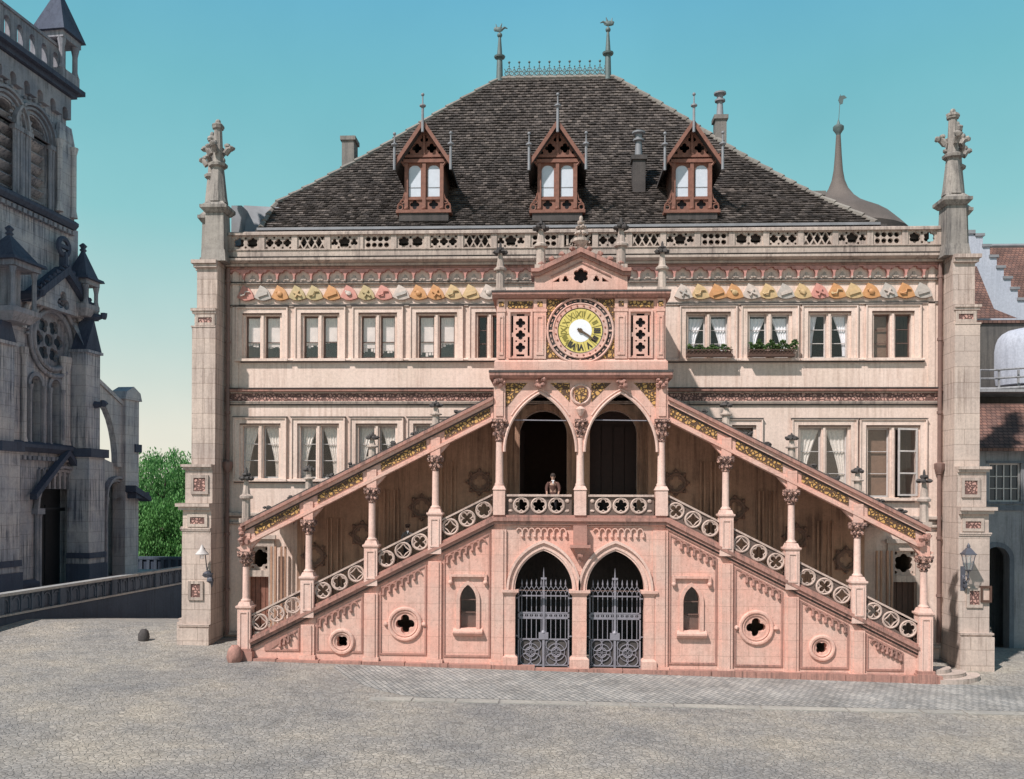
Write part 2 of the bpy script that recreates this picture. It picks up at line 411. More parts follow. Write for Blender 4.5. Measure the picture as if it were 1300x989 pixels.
# thin dark strips set along the courses
for z_,y_,h_ in((15.482,-.47,.02),(14.562,-.135,.025),(13.662,-.065,.03),(10.342,-.25,.035),(9.70,-.06,.035),(15.04,-.10,.036)):
    mb=MB(); mb.box(-13.9,13.9,y_,.0-.0015,z_,z_+h_); part('dark_strip',mb,DARKST)
for z_,y_,h_,a_,b_ in((11.40,-.10,.038,-13.35,-3.1),(11.36,-.10,.038,3.1,13.3),(6.62,-.09,.038,-13.6,-5.5),(5.96,-.10,.038,9.0,12.95),(5.24,-.12,.038,-13.9,-11.2),(5.24,-.12,.038,11.2,13.9)):
    mb=MB(); mb.box(a_,b_,y_,-.0015,z_,z_+h_); part('dark_line',mb,DARKST)  # thin dark lines below the courses
# edge strips beside the buttresses
mb=MB(); mb.box(-13.7,-13.45,-.05,-.001,10.35,15.05); mb.box(13.45,13.7,-.05,-.001,10.35,15.05); part('edge_strip',mb,CREAM)
# corbel arcade under the cornice
nA=41; sp=2*HW/nA; mb=MB(); loops=[rect(-HW+.002,HW-.002,14.60,15.08)]
# comb of trefoil arches: strip minus arches
for i in range(nA):
    c=-HW+sp*(i+.5)
    loops_i=[]
    w=sp*.455
    pts=[]
    for k in range(25):
        a=PI*k/24
        r=w-.045*(1-abs(math.cos(1.5*(a-PI/2)*1.0)))*0-(.05 if abs(a-PI/3)<.14 or abs(a-2*PI/3)<.14 else 0)
        pts.append((c+r*math.cos(a),14.73+1.0*r*math.sin(a)))
    poly=[(c-sp/2,15.07),(c-sp/2,14.66),(c-sp/2+.03,14.62),(c-w,14.74)]+[p for p in reversed(pts)][1:-1]+[(c+w,14.74),(c+sp/2-.03,14.62),(c+sp/2,14.66),(c+sp/2,15.07)]
    mb.plate([poly],-.16,-.001)
part('corbel_arcade',mb,plain('rose_wash_stone',(.62,.29,.25),.85,var=.4,scale=5))
mb=MB()
for i in range(nA):
    c=-HW+sp*(i+.5)
    mb.plate([foil(c,14.74,.12,3,tight=.52)],-.04,-.001)   # small trefoil bosses
    mb.ball(c-sp/2,-.15,14.62,.05,1,1,1.2,6,4)
part('arcade_boss',mb,TRIM)
# ---- shields of arms
cols={'rose':(.62,.27,.22),'grey':(.48,.42,.38),'orange':(.60,.29,.12),'olive':(.50,.38,.20),'yellow':(.62,.42,.22),'white':(.60,.49,.43),'red':(.45,.10,.08),'dark':(.10,.07,.06)}
cm={k:plain('shield_'+k,v,.6,var=.3,scale=8) for k,v in cols.items()}
seqL=['rose','grey','orange','olive','olive','orange','rose','olive','rose','white','orange','orange','yellow','yellow','white']
seqR=['white','yellow','orange','orange','white','yellow','grey','yellow','rose','orange','yellow','orange','grey','orange','grey']
def shield(cx,cz,k,i):
    M=Matrix.Translation((cx,-.05,cz))@Matrix.Rotation(math.radians(-63),4,'Y')@Matrix.Scale(1.0,4)@Matrix.Rotation(math.radians(-6),4,'X')
    n=10; pts=[(-.27,.30),(.27,.30)]
    for j in range(1,n): 
        a=j/n; pts.append((.27*(1-a**2.1),.12-.47*a))
    pts.append((0,-.36))
    for j in range(n-1,0,-1):
        a=j/n; pts.append((-.27*(1-a**2.1),.12-.47*a))
    mb=MB(); 
    m0=len(pts); 
    mb.add([(x,-.07,z) for x,z in pts]+[(x*1.0,.04,z*1.0) for x,z in pts]+[(0,-.095,0)],[(j,(j+1)%m0,m0+(j+1)%m0,m0+j) for j in range(m0)]+[(j,2*m0,(j+1)%m0) for j in range(m0)],M)
    o=part('heraldic_shield',mb,cm[k])
    # charge in low relief
    q=MB(); t=i%4
    if t==0: q.tube([(-.16,-.125,.16),(-.05,-.15,.02),(.08,-.14,.05),(.15,-.11,-.1)],.03,6,M); q.ball(-.12,-.12,.17,.055,1,.5,1,6,4,M=M)
    elif t==1: q.prism([(-.2,.12),(-.1,.2),(.17,-.1),(.08,-.18)],-.14,-.06,M)
    elif t==2: q.ball(0,-.12,.03,.1,1,.5,1.2,8,5,.2,M); q.ball(.02,-.12,.17,.05,1,.5,1,6,4,M=M)
    else: q.prism([(-.03,.2),(.03,.2),(.03,-.18),(-.03,-.18)],-.15,-.06,M); q.prism([(-.15,.05),(.15,.05),(.15,-.01),(-.15,-.01)],-.149,-.059,M)
    part('charge',q,cm[k if i%3 else {'rose':'white','grey':'white','orange':'yellow','olive':'yellow','yellow':'olive','white':'grey'}[k]],o)
for i,k in enumerate(seqL): shield(PX(313.5,0)+i*(PX(621,0)-PX(313.5,0))/14,14.08,k,i)
for i,k in enumerate(seqR): shield(PX(868,0)+i*(PX(1171,0)-PX(868,0))/14,14.04,k,i+3)
mb=MB(); mb.plate([rect(-13.45,13.45,13.68,14.46),rect(-13.4,13.4,13.73,14.41)],-.035,-.001); part('shield_border',mb,TRIM)
# ---- balustrade on the eaves
mb=MB(); 
mb.box(-13.9,13.9,-.36,-.10,15.484,15.76); mb.sweepx([(-.42,16.36),(-.42,16.46),(-.36,16.5),(-.06,16.5),(-.02,16.46),(-.02,16.36)],-13.75,13.75); mb.box(-13.9,13.9,-.40,-.06,15.763,15.80)
nb=21; x0=-13.75; wB=27.5/nb
for i in range(nb+1):
    c=x0+wB*i; mb.box(c-.11,c+.11,-.355,-.105,15.801,16.359)
part('parapet_rail',mb,TRIM)
for i in range(nb):
    a=x0+wB*i+.11; b=a+wB-.22; c=(a+b)/2; zc=16.08; hs=.28; mb=MB()
    L=[rect(a,b,zc-hs,zc+hs)]; t=(i*7+3)%5
    if i==10: t=9
    if t==0:
        for dx in(-.35,0,.35): L.append(foil(c+dx,zc,.165,4)); 
        for dx in(-.17,.17,-.47,.47):
            for dz in(.2,-.2): L.append(circle(c+dx,zc+dz,.045,8))
    elif t==1:
        for dx in(-.36,-.12,.12,.36): L+= [circle(c+dx,zc+.12,.10,12),circle(c+dx,zc-.12,.10,12)]
    elif t==2:
        for dx in(-.3,.3): L+=[[(c+dx,zc+.23),(c+dx-.13,zc+.0),(c+dx,zc-.23),(c+dx+.13,zc)]]
        L+=[[(c,zc+.22),(c-.13,zc),(c,zc-.22),(c+.13,zc)]]
        for dx in(-.15,.15,-.44,.44):
            for s in(1,-1): L.append([(c+dx-.1,zc+s*.24),(c+dx+.1,zc+s*.24),(c+dx,zc+s*.07)])
    elif t==3:
        L+=[foil(c-.27,zc,.22,6,tight=.6),foil(c+.27,zc,.22,6,tight=.6),circle(c,zc+.18,.05,8),circle(c,zc-.18,.05,8)]
    elif t==4:
        L+=[foil(c,zc,.23,5,tight=.55),foil(c-.39,zc+.0,.15,3),foil(c+.39,zc,.15,3)]
        for dx in(-.22,.22): L+=[circle(c+dx,zc+.2,.05,8),circle(c+dx,zc-.2,.05,8)]
    if t==9:
        # the year cut through the middle panel
        for tx,dx in(('1',-.42),('4',-.15),('0',.15),('6',.42)):
            cu=bpy.data.curves.new('t','FONT'); cu.body=tx; cu.size=.56; cu.extrude=.05; cu.align_x='CENTER'; cu.align_y='CENTER'; cu.offset=.016
            o=bpy.data.objects.new('t',cu); me=bpy.data.meshes.new_from_object(o); 
            mb.add([(v.co.x+c+dx,-.23-v.co.z,v.co.y+zc) for v in me.vertices],[tuple(p.vertices) for p in me.polygons])
        mb.box(a,b,-.26,-.2,zc-hs,zc-hs+.05); mb.box(a,b,-.26,-.2,zc+hs-.05,zc+hs)
        for dx in(-.27,.27,0): mb.ring(c+dx,zc-.14,-.23,.06,.018,10,4)
    else: mb.plate(L,-.30,-.18)
    part('tracery_panel',mb,TRIM)
# drainpipes
for sg in(-1,1):
    mb=MB(); x=sg*13.82
    mb.tube([(x,-.22,15.1),(x,-.2,8),(x,-.2,.6)],.075,8)
    for z in(14.6,12.2,9.4,7.1,4.6,2.4): mb.lathe(x,-.2,[(.075,z-.06),(.11,z-.05),(.11,z+.05),(.075,z+.06)],8)
    mb.lathe(x,-.2,[(.07,7.0),(.2,7.25),(.2,7.45),(.07,7.5)],8)
    part('drainpipe',mb,plain('brown_pipe',(.22,.13,.11),.6) if sg<0 else bpy.data.materials['brown_pipe'])
# ---- windows
def curtain(mb,x0,x1,z0,z1,y,side,gather=.55,zt=None):
    """hangs full width at the top, drawn to one side below"""
    def fn(u,v):
        z=z1+(z0-z1)*v; g=1-gather*math.sin(min(1,v*1.05)*PI/2)
        if side<0: x=x0+(x1-x0)*u*g
        else: x=x1-(x1-x0)*u*g
        return (x,y+.02*math.sin(u*26),z)
    mb.grid(fn,22,10)
def window(i,x0,x1,z0,z1,kind):
    c=(x0+x1)/2; mw=.10
    mb=MB()
    mb.plate([rect(x0-.2,x1+.2,z0-.02,z1+.2),rect(x0,x1,z0-.0,z1)],-.07,-.001)
    mb.plate([rect(x0-.24,x1+.24,z0-.02,z1+.24),rect(x0-.19,x1+.19,z0-.021,z1+.19)],-.12,-.071)
    mb.plate([rect(x0-.003,x1+.003,z0,z1+.003),rect(x0+.10,c-mw,z0+.0,z1-.10),rect(c+mw,x1-.10,z0,z1-.10)],.03,.19)
    mb.prism([(c-.045,z0),(c+.045,z0),(c+.045,z1-.1),(c-.045,z1-.1)],-.02,.03)
    mb.box(x0-.26,x1+.26,-.18,.03,z0-.12,z0-.022)
    w=part('window',mb,CREAM)
    de=MB(); de.box(x0-.27,x1+.27,-.145,-.001,z1+.243,z1+.272); part('dark_line',de,DARKST,w)  # thin dark line over the window surround
    de=MB(); de.box(x0+.002,x1-.002,-.055,.028,z1-.045,z1-.002); part('lintel_shadow_board' if False else 'lintel_shade_strip',de,WOODD,w)  # dark strip stands in for the shade below the lintel
    fr=MB(); pn=MB(); cu=MB(); ins=MB()
    lights=[(x0+.10,c-mw),(c+mw,x1-.10)]
    zt=z1-.10
    frm=FRAMEW if kind in('sky','dark','blind') else WHITEP
    for li,(a,b) in enumerate(lights):
        if kind=='open' and li==1:
            fr.box(a,b,.20,.25,zt-.05,zt); 
            # casement swung outwards a little
            M=Matrix.Translation((b,.0,0))@Matrix.Rotation(math.radians(14),4,'Z')
            ww=b-a
            fr.plate([rect(-ww,0,z0+.06,zt-.02),rect(-ww+.07,-.07,z0+.13,z0+.9),rect(-ww+.07,-.07,z0+.96,z0+1.75),rect(-ww+.07,-.07,z0+1.81,zt-.09)],-.04,.0,M)
            pn.box(-ww+.06,-.06,-.025,-.015,z0+.1,zt-.06,M)
            continue
        hz=[z0+.05]; 
        nrow=3 if z1-z0>2 or kind in('blind',) else (2 if kind=='sky' else 3)
        cuts=[z0+.06+(zt-z0-.11)*q/nrow for q in range(nrow+1)]
        if kind=='sky': cuts=[cuts[0],z0+.06+(zt-z0)*.36,cuts[-1]]
        L=[rect(a,b,z0,zt)]
        for q in range(len(cuts)-1): L.append(rect(a+.05,b-.05,cuts[q]+.012,cuts[q+1]-.012))
        fr.plate(L,.20,.245)
        pn.box(a+.04,b-.04,.22,.226,z0+.04,zt-.04)
    part('window_frame',fr,frm,w)
    part('pane',pn,G_HI if kind in('sky','sky2') else G_LO,w)
    for li,(a,b) in enumerate(lights):
        side=-1 if li==0 else 1
        if kind in('drape',): curtain(cu,a,b,z0+.15,zt-.12,.275,side,.6)
        if kind=='half' and li==1: curtain(cu,a+.1,b,z0+.1,zt-.05,.275,1,.72)
        if kind=='half' and li==0: curtain(cu,a,b-.3,z0+.1,zt-.05,.275,-1,.6)
        if kind=='lace': curtain(cu,a,b,z0+.06,zt-.02,.275,side if i%2 else (-1 if li==0 else 1),.7)
        if kind=='sky': 
            def fn(u,v,a=a,b=b): return(a+(b-a)*u,.255+.012*math.sin(u*40),zt-.02-(.30+.02*abs(math.sin(u*22)))*v)
            cu.grid(fn,40,2)
        if kind=='sky':
            hh=[.62,.70,.66,.58,.74,.80,.84,.64][(i*2+li)%8]
            ins.box(a,b,.255,.265,z0+(zt-z0)*(1-hh),zt)  # sheet behind the pane stands in for the bright reflected sky
            for q_ in range(5): ins.box(a+(b-a)*q_/5,a+(b-a)*(q_+.8)/5,.268,.275,z0+(zt-z0)*(1-hh)-.06*random.random()*3,z0+(zt-z0)*(1-hh))  # ragged lower tabs stand in for the edge of the reflection
        if kind=='open' and li==0: ins.box(a,b,.29,.31,z0,zt)
        if kind=='blind' and li==0: ins.box(a,b,.29,.31,z0,zt)
        if kind=='sky2':
            curtain(cu,a,b,z0+.1,zt,.275,side,.75)
    if cu.v: part('curtain',cu,CLOTH if kind in('drape','half') else LACE,w)
    if ins.v: part('blind_or_sky_reflection',ins,SKYREF if kind=='sky' else BLIND,w)  # pale sheets imitate reflected sky, the brown ones are blinds
for i,wn in enumerate(wins): window(i,*wn)
# doors in the back wall
for a,b,m in((*doorsL,DARK),(*doorsR,WOODD)):
    mb=MB(); 
    if m is WOODD:
        for k in range(4):
            xa=a+(b-a)*k/4; mb.box(xa+.015,xa+(b-a)/4-.015,.30,.36,5.36,8.9)
        mb.box(a,b,.361,.40,5.36,9.5)
    else:
        # left leaf stands open inwards
        M=Matrix.Translation((a,.3,0))@Matrix.Rotation(math.radians(80),4,'Z')
        mb.box(0,.9,0,.06,5.36,8.8,M)
    part('hall_door',mb,plain('near_black_wood',(.035,.018,.016),.8))
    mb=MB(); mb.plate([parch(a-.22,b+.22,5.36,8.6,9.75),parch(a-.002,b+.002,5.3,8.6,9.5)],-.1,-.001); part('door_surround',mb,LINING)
for a,b in(dl,dr):
    mb=MB(); mb.plate([rect(a-.22,b+.22,.1,4.4),rect(a,b,.05,2.9),rect(a+.05,b-.05,3.15,4.1)],-.1,-.001); mb.box(a-.3,b+.3,-.22,-.101,4.4,4.55); s=part('door_surround',mb,TRIM)
    c=(a+b)/2; mb=MB(); mb.plate([rect(a+.05,b-.05,3.15,4.1),foil(c,3.62,.36,6,tight=.6),circle(a+.14,3.26,.06,8),circle(b-.14,3.26,.06,8),circle(a+.14,4.0,.06,8),circle(b-.14,4.0,.06,8)],.05,.15); part('fanlight_tracery',mb,TRIM)
    mb=MB(); n=4
    for k in range(n): xa=a+(b-a)*k/n; mb.box(xa+.01,xa+(b-a)/n-.01,.2,.26,.2,2.9)
    mb.box(a,b,.261,.3,.2,2.9)
    part('side_door',mb,WOODR if a<0 else WOODD)
# ================================================================ covered stairs
YF=-3.6; YB=-.02
TX=2.83; CW=2.27
cols_x=[TX+CW*k for k in range(5)]
SL=.505; RZ0=9.64
def zs(x): return 5.32-SL*(abs(x)-3.0)      # top of the stringer
def gz(x,y):   # terrain
    g=0.0
    if y<-3.6: g=.015*(y+3.6)
    elif y<2: g=.06*(y+3.6)
    else: g=.336-.115*(y-2)
    g=max(g,-2.9)
    xx=max(-26,min(20,x))
    return -.0208*xx*(1 if y<6 else max(0,1-(y-6)/30))+g
# front wall of the stair block with openings
mb=MB(); zt=zs(3.0)
poly=[(-11.75,-1.0),(11.75,-1.0),(11.75,zs(11.75)),(3.0,zt),(-3.0,zt),(-11.75,zs(11.75))]
AL=(PX(654.5,YF),PX(727.5,YF)); AR=(PX(746.5,YF),PX(820.5,YF))
AL=(-2.26,-.24); AR=(.26,2.28)
zA=4.22; zS=2.85
holes=[parch(AL[0],AL[1],-.9,zS,zA,12),parch(AR[0],AR[1],-.9,zS,zA,12)]
LW=[]
for sg in(-1,1):
    cx=sg*3.92; holes.append(parch(cx-.29,cx+.29,1.45,2.45,3.0,8)); LW.append(cx)
    cx=sg*6.16; holes.append(foil(cx,1.58,.34,4,rot=0,tight=.55)); 
    cx=sg*8.42; holes.append(foil(cx,.93 if sg<0 else .90,.22,4,rot=PI/4,tight=.45))
mb.plate([poly]+holes,YF,YF+.35)
SW=part('stair_front_wall',mb,PINK)
# stringer moulding following the flights
def slopebar(mb,x0,x1,za,zb,dz0,dz1,y0,y1):
    """parallelogram bar from x0 (height za) to x1 (height zb)"""
    vs=[(x0,y0,za+dz0),(x1,y0,zb+dz0),(x1,y1,zb+dz0),(x0,y1,za+dz0),(x0,y0,za+dz1),(x1,y0,zb+dz1),(x1,y1,zb+dz1),(x0,y1,za+dz1)]
    mb.add(vs,[(0,3,2,1),(4,5,6,7),(0,1,5,4),(1,2,6,5),(2,3,7,6),(3,0,4,7)])
mb=MB()
for sg in(-1,1):
    a,b=sg*3.0,sg*11.7
    slopebar(mb,a,b,zs(a),zs(b),-.06,.06,YF-.20,YF+.36); slopebar(mb,a,b,zs(a),zs(b),-.18,-.063,YF-.13,YF-.001); slopebar(mb,a,b,zs(a),zs(b),-.30,-.26,YF-.06,YF-.001); slopebar(mb,a,b,zs(a),zs(b),.063,.15,YF-.10,YF+.26)
mb.box(-3.0,3.0,YF-.20,YF+.36,zt-.06,zt+.06); mb.box(-3.0,3.0,YF-.13,YF-.001,zt-.18,zt-.063); mb.box(-3.0,3.0,YF-.10,YF+.26,zt+.063,zt+.15)
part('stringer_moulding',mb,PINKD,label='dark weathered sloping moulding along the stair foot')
# pilasters on the front wall
mb=MB()
for sg in(-1,1):
    for k,x in enumerate(cols_x[:4]):
        x=sg*x; w=.24 if k else .26
        ztop=zs(abs(x)+w)-.32
        mb.box(x-w,x+w,YF-.08,YF-.001,gz(x,YF)+.25,ztop)
        mb.box(x-w*.62,x+w*.62,YF-.12,YF-.081,gz(x,YF)+.25,ztop-.02)
        mb.box(x-w-.04,x+w+.04,YF-.14,YF-.121,gz(x,YF)+.1,gz(x,YF)+.26) if False else mb.box(x-w-.05,x+w+.05,YF-.15,YF-.001,gz(x,YF)+.0,gz(x,YF)+.245)
part('pilaster',mb,PINK)
# sunk panel borders + blind arcades under the stringer
for sg in(-1,1):
    mb=MB()
    for k in range(4):
        a=cols_x[k]+.30; b=cols_x[k+1]-.30
        if k==3: b=11.2
        zb=gz(sg*(a+b)/2,YF)+.36
        za_,zb_=zs(a)-.40,zs(b)-.40
        if zb_<zb+.05: 
            zb_=zb+.05; b=3.0+(5.32-.40-zb_)/SL
        outerp=[(a,zb),(b,zb),(b,zb_),(a,za_)]; t=.06
        innerp=[(a+t,zb+t),(b-t,zb+t),(b-t,zb_-t*.3),(a+t,za_-t*1.6)]
        if zb_-zb<.3: innerp=[(a+t,zb+t),(b-4*t,zb+t),(a+t,za_-t*1.6)]
        mb.plate([[(sg*p,q) for p,q in outerp],[(sg*p,q) for p,q in innerp]],YF-.04,YF-.001)
        # arcade: small hanging cusps
        n=6
        for j in range(n):
            xx=a+.18+(b-a-.34)*(j+.5)/n; zz=zs(xx)-.58
            if zz-.3<zb: continue
            mb.plate([[(sg*(xx+.13*math.cos(q*PI/8)),zz+.12*math.sin(q*PI/8)) for q in range(9)]+[(sg*(xx+.085*math.cos(q*PI/8)),zz+.08*math.sin(q*PI/8)) for q in range(8,-1,-1)]],YF-.08,YF-.001)
            xd=xx+.13
            mb.box(min(sg*(xd-.035),sg*(xd+.035)),max(sg*(xd-.035),sg*(xd+.035)),YF-.09,YF-.001,zz-.16,zz+.02); mb.ball(sg*xd,YF-.06,zz-.2,.065,1,1,1,7,5)
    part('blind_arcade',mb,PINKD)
# corbel rows over the entrance arches
mb=MB()
for a,b in((-2.35,-.35),(.35,2.35)):
    for j in range(8):
        xx=a+.12+(b-a-.24)*(j+.5)/8; zz=4.92
        mb.plate([[(xx+.11*math.cos(q*PI/8),zz+.11*math.sin(q*PI/8)) for q in range(9)]+[(xx+.07*math.cos(q*PI/8),zz+.07*math.sin(q*PI/8)) for q in range(8,-1,-1)]],YF-.08,YF-.001)
        mb.box(xx+.08,xx+.14,YF-.085,YF-.001,zz-.14,zz); mb.ball(xx+.11,YF-.05,zz-.19,.06,1,1,1,7,5)
    mb.box(a-.05,b+.05,YF-.05,YF-.001,5.05,5.1)
part('corbel_row',mb,PINK)
# entrance arch mouldings, impost, central pier
for a,b in(AL,AR):
    mb=MB()
    up=lambda d,z0:parch(a-d,b+d,z0,zS,zA+d*1.25,14)
    mb.plate([up(.30,zS-.02),up(.22,zS-.021)],YF-.16,YF-.001)
    mb.plate([up(.22,zS-.02),up(.0,zS-.021)],YF-.06,YF-.001)
    mb.plate([up(.12,zS-.02),up(.06,zS-.021)],YF-.10,YF-.061)
    part('entrance_arch',mb,PALE)
mb=MB(); 
for x,w in((.01,.25),(-2.42,.17),(2.44,.17)):
    mb.box(x-w,x+w,YF-.10,YF+.34,gz(x,YF)+.5,zS-.22); mb.box(x-w-.12,x+w+.12,YF-.2,YF+.3,zS-.10,zS-.01); mb.frustum(x,YF+.05,zS-.22,zS-.10,2*w,.32,2*w+.2,.48)
    mb.box(x-w-.09,x+w+.09,YF-.19,YF+.345,-.5,gz(x,YF)+.42); mb.frustum(x,YF+.07,gz(x,YF)+.42,gz(x,YF)+.5,2*w+.18,.5,2*w,.34)
part('entrance_pier',mb,PINK)
# carved bracket below the balcony pier
mb=MB(); mb.box(-.34,.38,YF-.42,YF-.001,4.34,4.44); mb.frustum(.02,YF-.1,4.0,4.34,.18,.2,.5,.5); mb.ball(.02,YF-.18,4.1,.13,1,1,1.2,8,5,.2); mb.ball(.02,YF-.1,3.92,.09,1,1,1.5,8,5,.2); mb.box(-.22,.26,YF-.28,YF-.001,4.443,zt-.2)
part('balcony_bracket',mb,PINKD)
# small lancets and quatrefoil windows
for cx in LW:
    mb=MB()
    mb.plate([parch(cx-.42,cx+.42,1.40,2.45,3.14,10),parch(cx-.29,cx+.29,1.39,2.45,3.0,10)],YF-.07,YF-.001)
    mb.sweepx([(YF-.2,1.3),(YF-.2,1.36),(YF-.001,1.46),(YF-.001,1.2),(YF-.1,1.2)],cx-.52,cx+.52)
    mb.box(cx-.6,cx+.6,YF-.12,YF-.001,3.28,3.37)
    for s in(-1,1): mb.box(cx+s*.62-.05,cx+s*.62+.05,YF-.11,YF-.001,3.12,3.37); mb.ball(cx+s*.62,YF-.08,3.08,.09,1,1,1,8,5)
    w=part('lancet_window',mb,PINK)
    mb=MB(); mb.box(cx-.3,cx+.3,YF+.2,YF+.21,1.4,3.0); part('pane',mb,G_LO,w)
    mb=MB(); mb.box(cx-.3,cx+.3,YF+.17,YF+.2,1.98,2.02); mb.box(cx-.3,cx+.3,YF+.17,YF+.2,2.43,2.47); mb.box(cx-.29,cx+.29,YF+.24,YF+.26,1.42,1.95)
    part('window_bar',mb,FRAMEW,w)
for cx,cz,r in((-6.16,1.58,.42),(6.16,1.58,.42),(-8.42,.93,.27),(8.42,.90,.27)):
    mb=MB(); mb.ring(cx,cz,YF-.02,r+.13,.075,28,8); mb.ring(cx,cz,YF-.01,r+.02,.04,28,6)
    if r>.3:
        for s in(-1,1): mb.ball(cx+s*(r+.26),YF-.04,cz,.09,1,1,1,8,5,.15)
    part('roundel_window',mb,PINK)
# plinth kerb under stairs (steps down with the slope to the right)
mb=MB(); xs=[-12.25+i*1.53 for i in range(17)]
for i in range(16):
    a,b=xs[i]+.012,xs[i+1]-.012
    if i==15: b=12.45
    zt_=.32-.0135*(a+12.25)
    # open in front of the arches (kept as low sill)
    if -2.3<(a+b)/2<2.3: zt_=min(zt_,gz(0,YF)+.10)
    mb.box(a,b,YF-.26,YF-.001,-1.0,zt_+random.uniform(-.012,.012))
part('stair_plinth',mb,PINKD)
# ---- flights (steps), balcony floor, rear lining
mb=MB()
for sg in(-1,1):
    n=31
    for i in range(n):
        a=3.0+(11.9-3.0)*i/n; b=3.0+(11.9-3.0)*(i+1)/n
        zc=zs(b)-.02
        x0_,x1_=(a,b) if sg>0 else(-b,-a)
        mb.box(x0_,x1_-.0,YF+.37,-.16,zc-.5,zc+.0)
mb.box(-3.0,3.0,YF+.37,-.02,zt-.25,zt)
part('stair_flight',mb,TRIM)
# ground-storey vault behind the gates
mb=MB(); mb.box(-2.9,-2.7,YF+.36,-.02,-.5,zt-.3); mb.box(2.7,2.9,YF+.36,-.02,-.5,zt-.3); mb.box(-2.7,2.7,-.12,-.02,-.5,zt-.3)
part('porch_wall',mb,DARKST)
# brown lining of the gallery, rosettes and shafts
mb=MB()
for sg in(-1,1):
    mb.plate([[(sg*3.0,zs(3.0)-.4),(sg*11.0,zs(11.0)-.4),(sg*11.0,RZ0-SL*(11.0-3.05)-.32),(sg*3.0,RZ0-.32)]],-.26,-.20)
mb.plate([rect(-2.99,2.99,5.3,10.0),parch(doorsL[0]-.2,doorsL[1]+.2,5.29,8.6,9.7),parch(doorsR[0]-.2,doorsR[1]+.2,5.29,8.6,9.7)],-.06,-.011)
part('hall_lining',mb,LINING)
mb=MB()
for sg in(-1,1):
    for k in range(1,5):
        x=sg*cols_x[k]*.985
        zb=zs(x)-.1; zt2=zs(x)+3.2
        for d in(-.28,-.12,.12,.28): mb.box(x+d-.035,x+d+.035,-.34,-.262,zb,zt2)
        zt2=zt2
    mb.box(sg*3.0-.3,sg*3.0+.3,-.42,-.262,5.3,9.4)
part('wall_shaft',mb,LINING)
for sg in(-1,1):
    for px in(3.8,6.06,8.4,10.3):
        cx=sg*px; cz={3.8:6.68,6.06:5.68,8.4:4.62,10.3:3.75}[px]
        mb=MB(); mb.plate([star(cx,cz,.56,8,0,.74),foil(cx,cz,.26,4,tight=.55)],-.33,-.263); mb.ring(cx,cz,-.34,.36,.05,20,6)
        for j in range(8): a=PI/4*j; mb.ball(cx+.46*math.cos(a),-.34,cz+.46*math.sin(a),.07,1,1,1,6,4)
        part('wall_rosette',mb,plain('dark_rosette',(.26,.145,.105),.8,var=.4) if 'dark_rosette' not in bpy.data.materials else bpy.data.materials['dark_rosette'])
# ---- columns
def capital_mesh(mb,x,y,z0,z1,r,R):
    mb.lathe(x,y,[(r,z0),(r*1.25,z0+.03),(r*1.25,z0+.07),(r*1.05,z0+.09),(R*.8,z1-.16),(R*.95,z1-.10)],10)
    n=8
    for lv in(0,1):
        for i in range(n):
            a=2*PI*(i+.5*lv)/n; rr=r*1.15+(R-r)*(.35+.5*lv); z=z0+(z1-z0)*(.35+.36*lv)
            mb.ball(x+rr*math.cos(a),y+rr*math.sin(a),z,.062,1,1,1.3,6,4,.2)
    mb.box(x-R,x+R,y-R,y+R,z1-.10,z1)
def column(x,zb,z_ped,z_cap0,z_cap1,r=.125,y=YF+.06,tall=True):
    """pedestal zb..z_ped, shaft, capital z_cap0..z_cap1"""
    mb=MB()
    w=.235
    mb.box(x-w,x+w,y-w,y+w,zb,z_ped-.26); mb.frustum(x,y,z_ped-.26,z_ped-.2,2*w,2*w,2*w+.1,2*w+.1); mb.box(x-w-.05,x+w+.05,y-w-.05,y+w+.05,z_ped-.2,z_ped-.14); mb.frustum(x,y,z_ped-.14,z_ped,2*w,2*w,2*r+.12,2*r+.12)
    mb.plate([rect(x-.16,x+.16,zb+.25,z_ped-.34),rect(x-.11,x+.11,zb+.30,z_ped-.39)],y-w-.03,y-w-.001) if z_ped-.34-zb>.5 else None
    mb.lathe(x,y,[(r+.05,z_ped),(r+.06,z_ped+.05),(r+.01,z_ped+.1),(r,z_ped+.14),(r*.93,z_cap0)],12)
    c=part('column',mb,PALE)
    q=MB(); capital_mesh(q,x,y,z_cap0,z_cap1,r*.95,.25); part('capital',q,CAP,c)
    return c
ZR=.86   # rail height above the stringer
for sg in(-1,1):
    for k in range(1,5):
        x=sg*cols_x[k]
        zb=zs(x)-.18; zp=zs(x)+1.42
        if k==4: zb=gz(x,YF)+.0; zp=zs(x)+1.5
        zc1=zs(x)+3.30; zc0=zc1-.55
        column(x,zb,zp,zc0,zc1)
        if k==4:
            mb=MB(); mb.box(x-.34,x+.34,YF-.3,YF+.42,-1,gz(x,YF)+.32); mb.box(x-.29,x+.29,YF-.25,YF+.37,gz(x,YF)+.32,gz(x,YF)+.42); part('newel_base',mb,PINKD)
